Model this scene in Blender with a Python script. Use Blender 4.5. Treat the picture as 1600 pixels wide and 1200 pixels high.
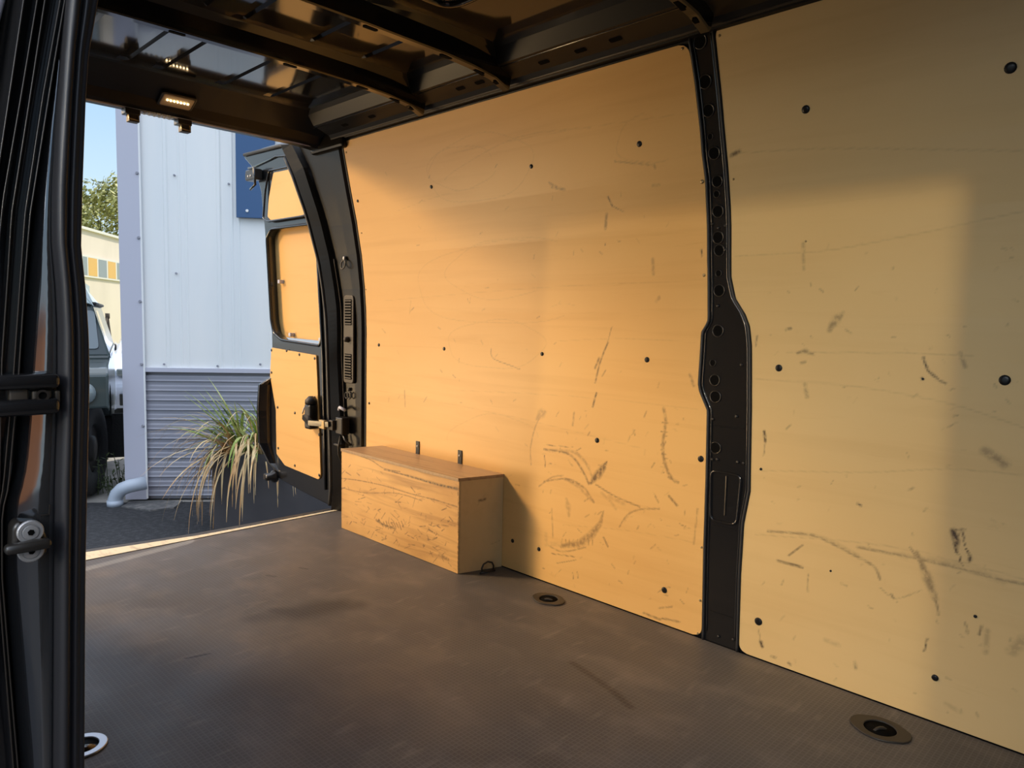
import bpy, bmesh, math, random
import numpy as np
from mathutils import Vector, Matrix
random.seed(7); rng = np.random.default_rng(7)
for o in list(bpy.data.objects): bpy.data.objects.remove(o)
S = bpy.context.scene; C = S.collection

# ------------------------------------------------------------------ camera
FPX = 1121.76; YAW, PIT, ROL = 0.775108, -0.0882087, 0.0219608; CAM = np.array([0., 0., .97])
_f = np.array([-math.sin(YAW)*math.cos(PIT), math.cos(YAW)*math.cos(PIT), math.sin(PIT)])
_r = np.array([math.cos(YAW), math.sin(YAW), 0.]); _u = np.cross(_r, _f)
CR = math.cos(ROL)*_r + math.sin(ROL)*_u; CU = -math.sin(ROL)*_r + math.cos(ROL)*_u; CF = _f
cd = bpy.data.cameras.new('camera'); cam = bpy.data.objects.new('camera', cd); C.objects.link(cam)
cd.sensor_width = 36; cd.lens = FPX/1600*36; cd.clip_start = .02; cd.clip_end = 400
cam.matrix_world = Matrix(((CR[0], CU[0], -CF[0], 0), (CR[1], CU[1], -CF[1], 0), (CR[2], CU[2], -CF[2], .97), (0, 0, 0, 1)))
S.camera = cam

# ------------------------------------------------------------------ world, sun, added daylight lamps
W = bpy.data.worlds.new('sky'); S.world = W; W.use_nodes = True
n = W.node_tree.nodes; l = W.node_tree.links; n.clear()
tc = n.new('ShaderNodeTexCoord'); sp = n.new('ShaderNodeSeparateXYZ'); cr = n.new('ShaderNodeValToRGB')
bg = n.new('ShaderNodeBackground'); ow = n.new('ShaderNodeOutputWorld')
l.new(tc.outputs['Generated'], sp.inputs[0]); l.new(sp.outputs['Z'], cr.inputs[0]); l.new(cr.outputs[0], bg.inputs[0]); l.new(bg.outputs[0], ow.inputs[0])
e = cr.color_ramp.elements
e[0].position = 0; e[0].color = (.36, .42, .45, 1); e[1].position = .95; e[1].color = (.82, .88, 1, 1)
k = e.new(.10); k.color = (.31, .40, .46, 1); k = e.new(.27); k.color = (.20, .31, .44, 1); k = e.new(.55); k.color = (.62, .70, .86, 1)
bg.inputs[1].default_value = 2.3

def aim(o, d):
    o.rotation_euler = Vector(d).to_track_quat('-Z', 'Y').to_euler()
def sun(name, d, power, ang, col):
    L = bpy.data.lights.new(name, 'SUN'); L.energy = power; L.angle = math.radians(ang); L.color = col
    o = bpy.data.objects.new(name, L); C.objects.link(o); o.location = Vector(d)*-20; aim(o, d); return o
def area(name, loc, d, sx, sy, power, col, spread=180):
    L = bpy.data.lights.new(name, 'AREA'); L.shape = 'RECTANGLE'; L.size = sx; L.size_y = sy; L.energy = power; L.color = col
    L.spread = math.radians(spread); o = bpy.data.objects.new(name, L); C.objects.link(o); o.location = loc; aim(o, d); return o
sun('sun', (.25, -.85, -.98), 4.5, .6, (1, .93, .8))
# added lamps: sunlight assumed thrown back through the rear doorway by the sunlit yard
area('assumed_yard_bounce', (-6.15, -1.35, 3.05), (.793, .609, -.56), .7, .7, 34, (1, .66, .32), 60)
area('added_rear_fill', (-6.0, -1.75, .12), (.76, .65, .14), 1.2, 1.2, 35, (1, .68, .34), 90)
# added fill lamp strengthening the daylight through the side doorway
area('added_side_fill', (.4, -3.2, 2.5), (-.18, 1, -.36), 2.6, 1.2, 30, (.92, .96, 1), 120)
area('assumed_patch_light', (4.41, -11.3, 4.75), (-.355, .92, -.24), .4, .4, 13, (1, .80, .5), 30)  # added lamp; assumed unseen source of the soft light patch on the wall
S.view_settings.view_transform = 'Standard'; S.view_settings.look = 'None'; S.view_settings.gamma = 1
S.view_settings.use_curve_mapping = False; S.view_settings.exposure = 0

# ------------------------------------------------------------------ materials
def mat(name, col=(.5, .5, .5), rough=.5, metal=0, coat=0, spec=.5, noise=None, bump=None, coatr=.05):
    m = bpy.data.materials.new(name); m.use_nodes = True; N = m.node_tree.nodes; L = m.node_tree.links
    b = N['Principled BSDF']; b.inputs['Base Color'].default_value = (*col, 1); b.inputs['Roughness'].default_value = rough
    b.inputs['Metallic'].default_value = metal; b.inputs['Coat Weight'].default_value = coat; b.inputs['Coat Roughness'].default_value = coatr
    b.inputs['Specular IOR Level'].default_value = spec
    g = N.new('ShaderNodeNewGeometry')
    if noise:
        sc, c2, lo, hi = noise
        t = N.new('ShaderNodeTexNoise'); t.inputs['Detail'].default_value = 6
        mp = N.new('ShaderNodeMapping'); mp.inputs['Scale'].default_value = sc if isinstance(sc, tuple) else (sc,)*3
        L.new(g.outputs['Position'], mp.inputs[0]); L.new(mp.outputs[0], t.inputs['Vector']); t.inputs['Scale'].default_value = 1
        r = N.new('ShaderNodeMapRange'); r.inputs[1].default_value = lo; r.inputs[2].default_value = hi; L.new(t.outputs[0], r.inputs[0])
        x = N.new('ShaderNodeMix'); x.data_type = 'RGBA'; x.inputs[6].default_value = (*col, 1); x.inputs[7].default_value = (*c2, 1)
        L.new(r.outputs[0], x.inputs[0]); L.new(x.outputs[2], b.inputs['Base Color'])
    if bump:
        sc, st = bump
        t2 = N.new('ShaderNodeTexNoise'); mp2 = N.new('ShaderNodeMapping'); mp2.inputs['Scale'].default_value = sc if isinstance(sc, tuple) else (sc,)*3
        L.new(g.outputs['Position'], mp2.inputs[0]); L.new(mp2.outputs[0], t2.inputs['Vector']); t2.inputs['Scale'].default_value = 1
        bp = N.new('ShaderNodeBump'); bp.inputs['Strength'].default_value = st; bp.inputs['Distance'].default_value = .01
        L.new(t2.outputs[0], bp.inputs['Height']); L.new(bp.outputs[0], b.inputs['Normal'])
    return m

def wood(name, base, base2, dark, streak=(1.2, 30, 22), blot=(1.1, 1.1, 2.2), rough=.38, streakamt=.35):
    """birch ply: long faint grain, soft blotches, wear taken from the 'dirt' attribute"""
    m = bpy.data.materials.new(name); m.use_nodes = True; N = m.node_tree.nodes; L = m.node_tree.links
    b = N['Principled BSDF']; b.inputs['Roughness'].default_value = rough; b.inputs['Coat Weight'].default_value = .04; b.inputs['Coat Roughness'].default_value = .3; b.inputs['Specular IOR Level'].default_value = .3
    g = N.new('ShaderNodeNewGeometry')
    def nz(sc, det=5, dist=0):
        mp = N.new('ShaderNodeMapping'); mp.inputs['Scale'].default_value = sc; t = N.new('ShaderNodeTexNoise')
        t.inputs['Scale'].default_value = 1; t.inputs['Detail'].default_value = det; t.inputs['Distortion'].default_value = dist
        L.new(g.outputs['Position'], mp.inputs[0]); L.new(mp.outputs[0], t.inputs['Vector']); return t.outputs[0]
    def rng_(s, a, b_, c=0, d=1):
        r = N.new('ShaderNodeMapRange'); r.inputs[1].default_value = a; r.inputs[2].default_value = b_; r.inputs[3].default_value = c; r.inputs[4].default_value = d
        L.new(s, r.inputs[0]); return r.outputs[0]
    def mix(fac, A, B):
        x = N.new('ShaderNodeMix'); x.data_type = 'RGBA'; L.new(fac, x.inputs[0])
        for v, i in ((A, 6), (B, 7)):
            if isinstance(v, tuple): x.inputs[i].default_value = (*v, 1)
            else: L.new(v, x.inputs[i])
        return x.outputs[2]
    c = mix(rng_(nz(blot), .35, .7), base, base2)
    c = mix(rng_(nz(streak, 6, .6), .50, .78, 0, streakamt), c, dark)
    c = mix(rng_(nz((5, 40, 60), 4, 1.5), .66, .80, 0, streakamt*.7), c, dark)
    a = N.new('ShaderNodeAttribute'); a.attribute_name = 'dirt'
    mu = N.new('ShaderNodeMath'); mu.operation = 'MULTIPLY'; L.new(a.outputs['Fac'], mu.inputs[0])
    L.new(rng_(nz((70, 70, 70), 4), .36, .56, .35, 1), mu.inputs[1])
    c = mix(mu.outputs[0], c, (.07, .045, .03))
    L.new(c, b.inputs['Base Color'])
    bp = N.new('ShaderNodeBump'); bp.inputs['Strength'].default_value = .08; bp.inputs['Distance'].default_value = .002
    L.new(nz(tuple(s*1.5 for s in streak)), bp.inputs['Height']); L.new(bp.outputs[0], b.inputs['Normal'])
    return m

M = {}
M['black'] = mat('black_body_paint', (.010, .010, .011), .22, 0, .6, .5, bump=((9, 9, 9), .05))
M['roof'] = mat('black_roof_paint', (.009, .009, .010), .09, 0, .45, .5, bump=((3, 3, 3), .04))
M['satin'] = mat('satin_black_metal', (.018, .016, .014), .32, 0, .2)
M['pillarblack'] = mat('pillar_black_paint', (.008, .0065, .005), .26, 0, .0, .25)
M['ribpaint'] = mat('rib_black_paint', (.008, .008, .009), .36, 0, .1, .25)
M['jambpaint'] = mat('jamb_black_gloss', (.15, .155, .165), .10, .85, .3, .5, bump=((6, 6, 9), .06))
M['terracotta'] = mat('terracotta_reflector', (.55, .22, .09), .8)
M['header'] = mat('header_black_paint', (.008, .009, .012), .36, 0, .05, .25)
M['rubber'] = mat('black_rubber', (.016, .016, .018), .55)
M['seal'] = mat('door_seal_rubber', (.020, .020, .023), .42, bump=((60, 60, 5), .1))
M['plastic'] = mat('brown_black_plastic', (.045, .036, .026), .5)
M['hole'] = mat('dark_void', (.002, .002, .002), .9, spec=.1)
M['rim'] = mat('hole_rim_paint', (.035, .03, .026), .25, .3)
M['steel'] = mat('zinc_steel', (.42, .42, .43), .5, .7)
M['ring'] = mat('dark_steel', (.050, .045, .040), .5, .5)
M['ringbright'] = mat('bare_alloy', (.50, .52, .56), .35, .7)
M['brass'] = mat('brass_pin', (.45, .33, .17), .35, .8)
M['ply'] = wood('birch_ply_lining', (.72, .445, .165), (.68, .40, .14), (.52, .27, .075), streakamt=.30)
M['ply2'] = wood('cool_lit_birch_ply_lining', (.68, .49, .235), (.65, .45, .20), (.52, .34, .14), streakamt=.25)  # same lining ply, paler: cool side daylight put into its colour
M['plydoor'] = wood('door_ply', (.75, .45, .16), (.71, .41, .14), (.52, .28, .08), streakamt=.3)
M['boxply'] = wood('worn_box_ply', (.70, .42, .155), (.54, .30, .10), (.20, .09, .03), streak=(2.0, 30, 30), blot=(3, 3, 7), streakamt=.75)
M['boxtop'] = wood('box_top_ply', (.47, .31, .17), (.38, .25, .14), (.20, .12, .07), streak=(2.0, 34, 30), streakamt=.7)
M['boxend'] = wood('cool_lit_box_end_ply', (.60, .46, .24), (.56, .42, .21), (.40, .28, .13), streakamt=.2)  # box ply shifted to pale yellow, cool daylight on this end baked in
M['plyedge'] = mat('ply_edge', (.40, .26, .13), .7)
M['white'] = mat('white_cladding', (.86, .86, .84), .45, noise=((3, 3, .5), (.80, .82, .82), .4, .65))
M['trimm'] = mat('lavender_grey_trim', (.52, .52, .60), .4)
M['siding'] = mat('grey_siding', (.31, .31, .355), .4, noise=((1, 1, 6), (.26, .265, .31), .4, .6))
M['blue'] = mat('blue_board', (.035, .10, .23), .5)
M['soffit'] = mat('white_panel', (.85, .85, .84), .5)
M['asphalt'] = mat('asphalt', (.020, .021, .023), .85, noise=(26, (.052, .052, .056), .45, .75), bump=(120, .5))
M['yard'] = mat('pale_concrete', (.33, .31, .28), .9, noise=(3, (.20, .19, .17), .4, .65), bump=(50, .3))
M['slab'] = mat('concrete_slab', (.10, .10, .10), .9, noise=(22, (.19, .18, .17), .45, .7), bump=(90, .5))
M['grass'] = mat('lawn', (.26, .30, .05), .9, noise=(1.4, (.42, .40, .12), .4, .65), bump=(30, .8))
M['beige'] = mat('beige_render', (.62, .53, .43), .8, noise=((.6, .6, .25), (.55, .47, .38), .4, .7))
M['winyel'] = mat('yellow_pane', (.62, .34, .045), .3)
M['wingrey'] = mat('grey_pane', (.22, .24, .23), .3)
M['winframe'] = mat('pale_window_frame', (.62, .58, .50), .5)
M['planter'] = mat('charcoal_planter', (.060, .059, .066), .55, noise=(4, (.07, .069, .075), .4, .6))
M['soil'] = mat('soil', (.05, .025, .015), .95, bump=(60, .8))
M['leaf'] = mat('green_blade', (.24, .33, .06), .5, noise=((12, 12, 3), (.55, .58, .22), .45, .6))
M['dry'] = mat('dry_blade', (.46, .27, .11), .65, noise=((9, 9, 2), (.62, .48, .26), .4, .6))
M['bark'] = mat('bark', (.06, .045, .03), .9)
M['treeleaf'] = mat('tree_leaf', (.16, .17, .03), .6, noise=(2.5, (.36, .34, .10), .4, .6))
M['weed'] = mat('weed_leaf', (.06, .09, .03), .7)
M['pvc'] = mat('pale_blue_grey_pipe', (.46, .52, .60), .45)
M['jeep'] = mat('grey_green_paint', (.055, .075, .075), .28, 0, .5)
M['jeeproof'] = mat('pale_green_roof', (.42, .50, .50), .4)
M['glass'] = mat('grey_reflection_glass', (.20, .24, .25), .06, 0, 1)  # grey base stands in for pale reflections on the glass
M['carwhite'] = mat('white_car_paint', (.62, .70, .86), .25, 0, .8)
M['tyre'] = mat('tyre', (.018, .019, .019), .75, bump=(60, .4))
M['lampglass'] = mat('frosted_lens', (.45, .36, .24), .45)
M['sillwood'] = mat('worn_sunlit_sill', (.80, .70, .48), .5, noise=((12, 40, 1), (.55, .46, .30), .5, .7))  # pale yellow partly stands in for sunlight lying on the sill
led = bpy.data.materials.new('warm_led'); led.use_nodes = True; b_ = led.node_tree.nodes['Principled BSDF']
b_.inputs['Base Color'].default_value = (1, .9, .7, 1); b_.inputs['Emission Color'].default_value = (1, .72, .38, 1); b_.inputs['Emission Strength'].default_value = 22
M['led'] = led

def floor_material():
    m = bpy.data.materials.new('brown_phenolic_floor'); m.use_nodes = True; N = m.node_tree.nodes; L = m.node_tree.links
    b = N['Principled BSDF']; b.inputs['Specular IOR Level'].default_value = .3; g = N.new('ShaderNodeNewGeometry')
    def nz(sc, det=6):
        mp = N.new('ShaderNodeMapping'); mp.inputs['Scale'].default_value = sc; t = N.new('ShaderNodeTexNoise'); t.inputs['Scale'].default_value = 1; t.inputs['Detail'].default_value = det
        L.new(g.outputs['Position'], mp.inputs[0]); L.new(mp.outputs[0], t.inputs['Vector']); return t.outputs[0]
    def rr(s, a, b_, c=0, d=1):
        r = N.new('ShaderNodeMapRange'); r.inputs[1].default_value = a; r.inputs[2].default_value = b_; r.inputs[3].default_value = c; r.inputs[4].default_value = d; L.new(s, r.inputs[0]); return r.outputs[0]
    def mix(f, A, B):
        x = N.new('ShaderNodeMix'); x.data_type = 'RGBA'; L.new(f, x.inputs[0])
        for v, i in ((A, 6), (B, 7)):
            if isinstance(v, tuple): x.inputs[i].default_value = (*v, 1)
            else: L.new(v, x.inputs[i])
        return x.outputs[2]
    c = mix(rr(nz((1.6, 1.6, 1)), .35, .65), (.084, .076, .072), (.110, .099, .092))
    c = mix(rr(nz((6, 9, 1)), .50, .78, 0, .4), c, (.24, .20, .17))
    c = mix(rr(nz((26, 7, 1), 8), .60, .75, 0, .4), c, (.25, .215, .19))
    a = N.new('ShaderNodeAttribute'); a.attribute_name = 'dirt'
    c = mix(a.outputs['Fac'], c, (.012, .010, .009))
    # fine wire-mesh emboss
    wv = []
    for ang in (0, math.pi/2):
        mp = N.new('ShaderNodeMapping'); mp.inputs['Rotation'].default_value = (0, 0, ang); w = N.new('ShaderNodeTexWave')
        w.inputs['Scale'].default_value = 26; w.inputs['Distortion'].default_value = .3
        L.new(g.outputs['Position'], mp.inputs[0]); L.new(mp.outputs[0], w.inputs['Vector']); wv.append(w.outputs['Fac'])
    mx = N.new('ShaderNodeMath'); mx.operation = 'MAXIMUM'; L.new(wv[0], mx.inputs[0]); L.new(wv[1], mx.inputs[1])
    bp = N.new('ShaderNodeBump'); bp.inputs['Strength'].default_value = .25; bp.inputs['Distance'].default_value = .001
    L.new(mx.outputs[0], bp.inputs['Height']); L.new(bp.outputs[0], b.inputs['Normal'])
    c = mix(rr(mx.outputs[0], .80, 1, 0, .18), c, (.28, .27, .26)); L.new(c, b.inputs['Base Color'])
    L.new(rr(nz((5, 5, 1)), .3, .7, .42, .58), b.inputs['Roughness'])
    return m
M['floor'] = floor_material()

# ------------------------------------------------------------------ helpers
def ray(px, py): return CF + CR*(px-800)/FPX + CU*(600-py)/FPX
def at(px, py, ax, val):
    """where the line of sight at a photo point meets the plane axis = val"""
    d = ray(px, py); return CAM + d*(val-CAM[ax])/d[ax]
def tag(o, label=None, cat=None, group=None, kind=None):
    for k_, v_ in (('label', label), ('category', cat), ('group', group), ('kind', kind)):
        if v_: o[k_] = v_
    return o
def thing(name, label, cat, loc, group=None, kind=None):
    o = bpy.data.objects.new(name, None); C.objects.link(o); o.location = loc; o.empty_display_size = .05
    return tag(o, label, cat, group, kind)
def link(name, me, m, parent=None, smooth=False):
    o = bpy.data.objects.new(name, me); C.objects.link(o)
    if m is not None: me.materials.append(m)
    if smooth: me.polygons.foreach_set('use_smooth', [True]*len(me.polygons))
    if parent is not None:
        o.parent = parent
        w_ = Matrix.Identity(4); p = parent
        chain = []
        while p is not None: chain.append(p); p = p.parent
        for p in reversed(chain): w_ = w_ @ p.matrix_parent_inverse @ p.matrix_basis
        o.matrix_parent_inverse = w_.inverted()
    return o
class MB:
    """collects shapes (world coordinates) into one mesh"""
    def __init__(s): s.v = []; s.f = []
    def add(s, v, f):
        k = len(s.v); s.v += [tuple(map(float, p)) for p in v]; s.f += [tuple(i+k for i in q) for q in f]; return s
    def box(s, c, d, rot=0, R=None):
        c = Vector(c); R = R or Matrix.Rotation(rot, 3, 'Z'); v = []
        for i in (-1, 1):
            for j in (-1, 1):
                for k in (-1, 1): v.append(c + R @ Vector((i*d[0]/2, j*d[1]/2, k*d[2]/2)))
        return s.add(v, [(0, 1, 3, 2), (4, 6, 7, 5), (0, 4, 5, 1), (2, 3, 7, 6), (0, 2, 6, 4), (1, 5, 7, 3)])
    def tube(s, pts, r, n=8, closed=False, caps=True):
        P = [Vector(p) for p in pts]; m = len(P); rs = r if isinstance(r, (list, tuple)) else [r]*m; v = []; up = None
        for i in range(m):
            a = P[i-1] if (i > 0 or closed) else P[i]; b = P[(i+1) % m] if (i < m-1 or closed) else P[i]
            t = (b-a).normalized()
            if up is None: up = t.orthogonal().normalized()
            up = (up - t*up.dot(t)).normalized(); sd = t.cross(up)
            for j in range(n):
                an = 2*math.pi*j/n; v.append(P[i] + (up*math.cos(an)+sd*math.sin(an))*rs[i])
        f = []
        for i in range(m if closed else m-1):
            for j in range(n):
                a = i*n+j; b = i*n+(j+1) % n; c = ((i+1) % m)*n; f.append((a, b, c+(j+1) % n, c+j))
        if caps and not closed: f += [tuple(range(n-1, -1, -1)), tuple((m-1)*n+j for j in range(n))]
        return s.add(v, f)
    def lathe(s, prof, c, axis, n=20):
        """prof: (radius, height along axis)"""
        ax = Vector(axis).normalized(); u = ax.orthogonal().normalized(); w = ax.cross(u); c = Vector(c); v = []; f = []
        for r, h in prof:
            for j in range(n):
                an = 2*math.pi*j/n; v.append(c + ax*h + (u*math.cos(an)+w*math.sin(an))*r)
        for i in range(len(prof)-1):
            for j in range(n): f.append((i*n+j, i*n+(j+1) % n, (i+1)*n+(j+1) % n, (i+1)*n+j))
        f += [tuple(range(n-1, -1, -1)), tuple((len(prof)-1)*n+j for j in range(n))]
        return s.add(v, f)
    def grid(s, rows, closed=False):
        n = len(rows[0]); v = [p for r in rows for p in r]; f = []
        for i in range(len(rows)-1):
            for j in range(n if closed else n-1):
                f.append((i*n+j, i*n+(j+1) % n, (i+1)*n+(j+1) % n, (i+1)*n+j))
        return s.add(v, f)
    def build(s, name, m, parent=None, smooth=False, bevel=0, seg=2, wn=False):
        me = bpy.data.meshes.new(name); me.from_pydata(s.v, [], s.f); bm = bmesh.new(); bm.from_mesh(me)
        if bevel:
            bmesh.ops.remove_doubles(bm, verts=bm.verts, dist=1e-5)
            ed = [e_ for e_ in bm.edges if len(e_.link_faces) == 2 and e_.calc_face_angle(0) > .5]
            bmesh.ops.bevel(bm, geom=ed, offset=bevel, segments=seg, profile=.5, affect='EDGES', clamp_overlap=True)
        bmesh.ops.recalc_face_normals(bm, faces=bm.faces); bm.to_mesh(me); bm.free()
        return link(name, me, m, parent, smooth)
def plate(name, outline, holes, thick, bevel, conv, m, parent=None, smooth=False):
    """flat outline with holes, extruded; conv maps (u, v, w) to the world"""
    cu = bpy.data.curves.new('tmp', 'CURVE'); cu.dimensions = '2D'; cu.fill_mode = 'BOTH'
    cu.extrude = max(thick/2-bevel, 1e-4); cu.bevel_depth = bevel; cu.bevel_resolution = 2; cu.offset = -bevel
    for poly in [outline]+holes:
        s_ = cu.splines.new('POLY'); s_.points.add(len(poly)-1); s_.use_cyclic_u = True
        for i, p in enumerate(poly): s_.points[i].co = (p[0], p[1], 0, 1)
    ob = bpy.data.objects.new('tmp', cu); C.objects.link(ob)
    me = bpy.data.meshes.new_from_object(ob); bpy.data.objects.remove(ob); bpy.data.curves.remove(cu)
    for v in me.vertices: v.co = Vector(conv(v.co.x, v.co.y, v.co.z))
    me.name = name; me.materials.clear()
    bm = bmesh.new(); bm.from_mesh(me); bmesh.ops.recalc_face_normals(bm, faces=bm.faces); bm.to_mesh(me); bm.free()
    return link(name, me, m, parent, smooth)
def rounded(pts, r, n=5):
    out = []; m = len(pts)
    for i in range(m):
        p = Vector(pts[i]).to_2d() if len(pts[i]) > 2 else Vector(pts[i]); a = Vector(pts[i-1])-p; b = Vector(pts[(i+1) % m])-p
        rr = min(r, a.length*.45, b.length*.45); A = p+a.normalized()*rr; B = p+b.normalized()*rr
        for k in range(n+1):
            t = k/n; out.append(tuple(A*(1-t)**2 + p*2*t*(1-t) + B*t*t))
    return out

# side-wall profile of the van: y of the lining face as a function of height
PZ = [-.05, 0, .9, 1.0, 1.11, 1.256, 1.415, 1.54, 1.65, 1.73, 1.80]
PY = [1.958, 1.958, 1.958, 1.955, 1.947, 1.930, 1.901, 1.872, 1.848, 1.831, 1.815]
def P(z): return float(np.interp(z, PZ, PY))
def lean(z): return 1.958-P(z)
def wp(px, py):
    """photo point -> (x, z) on the lining"""
    y = 1.958
    for _ in range(8):
        q = at(px, py, 1, y); y = P(q[2])
    return q[0], q[2]

# ------------------------------------------------------------------ wear marks
def seg_field(X, Z, strokes):
    D = np.zeros_like(X)
    for pts, w0, a in strokes:
        ws = w0 if isinstance(w0, (list, tuple)) else [w0]*len(pts)
        for i in range(len(pts)-1):
            (x1, z1), (x2, z2) = pts[i], pts[i+1]; dx, dz = x2-x1, z2-z1; L2 = dx*dx+dz*dz+1e-12
            t = np.clip(((X-x1)*dx+(Z-z1)*dz)/L2, 0, 1); d = np.hypot(X-x1-t*dx, Z-z1-t*dz); w = ws[i]*(1-t)+ws[i+1]*t
            D = np.maximum(D, a*np.clip(1.35-d/np.maximum(w, 1e-4), 0, 1))
    return D
def sm(pts, n=5):
    out = []
    P_ = [pts[0]]+list(pts)+[pts[-1]]
    for i in range(1, len(P_)-2):
        p0, p1, p2, p3 = [np.array(P_[j], float) for j in (i-1, i, i+1, i+2)]
        for k in range(n):
            t = k/n; out.append(tuple(.5*((2*p1)+(-p0+p2)*t+(2*p0-5*p1+4*p2-p3)*t*t+(-p0+3*p1-3*p2+p3)*t**3)))
    out.append(tuple(pts[-1])); return out
def ell(cx, cy, rx, ry, a0=0, a1=360, rot=0, n=40):
    o = []; c, s_ = math.cos(math.radians(rot)), math.sin(math.radians(rot))
    for i in range(n+1):
        t = math.radians(a0+(a1-a0)*i/n); k = 1+.04*math.sin(5*t+cx); x, y = rx*k*math.cos(t), ry*k*math.sin(t); o.append((cx+x*c-y*s_, cy+x*s_+y*c))
    return o
def lining(name, xl, xr, z0, z1, strokes, m, parent, step=.0042, thick=.009):
    nx = int((max(map(xr, np.linspace(z0, z1, 30)))-min(map(xl, np.linspace(z0, z1, 30))))/step); nz = int((z1-z0)/step)
    zs = np.linspace(z0, z1, nz); u = np.linspace(0, 1, nx)
    XL = np.array([xl(z) for z in zs]); XR = np.array([xr(z) for z in zs]); YY = np.array([P(z) for z in zs])
    X = XL[:, None]*(1-u)+XR[:, None]*u; Z = np.repeat(zs[:, None], nx, 1); Y = np.repeat(YY[:, None], nx, 1)
    D = seg_field(X, Z, strokes)
    V = np.stack([X, Y, Z], -1).reshape(-1, 3); idx = np.arange(nx*nz).reshape(nz, nx)
    F = np.stack([idx[:-1, :-1], idx[:-1, 1:], idx[1:, 1:], idx[1:, :-1]], -1).reshape(-1, 4)
    ringi = np.concatenate([idx[0, :], idx[1:, -1], idx[-1, -2::-1], idx[-2:0:-1, 0]])
    Vb = V[ringi].copy(); Vb[:, 1] += thick; k = len(V); m_ = len(ringi)
    Fs = [(int(ringi[(i+1) % m_]), int(ringi[i]), k+i, k+(i+1) % m_) for i in range(m_)]
    me = bpy.data.meshes.new(name); me.from_pydata(np.vstack([V, Vb]).tolist(), [], F.tolist()+Fs)
    at_ = me.attributes.new('dirt', 'FLOAT', 'POINT'); at_.data.foreach_set('value', np.concatenate([D.ravel(), np.full(m_, .35)]).astype(np.float32))
    return link(name, me, m, parent)
def edgefn(pts):
    q = sorted([(wp(*p)[::-1]) for p in pts]); zs = [a for a, b in q]; xs = [b for a, b in q]
    return lambda z: float(np.interp(z, zs, xs))
def px_strokes(lst): return [([wp(*p) for p in pts], w, min(1, a*1.35) if a > .2 else a) for pts, w, a in lst]

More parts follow.
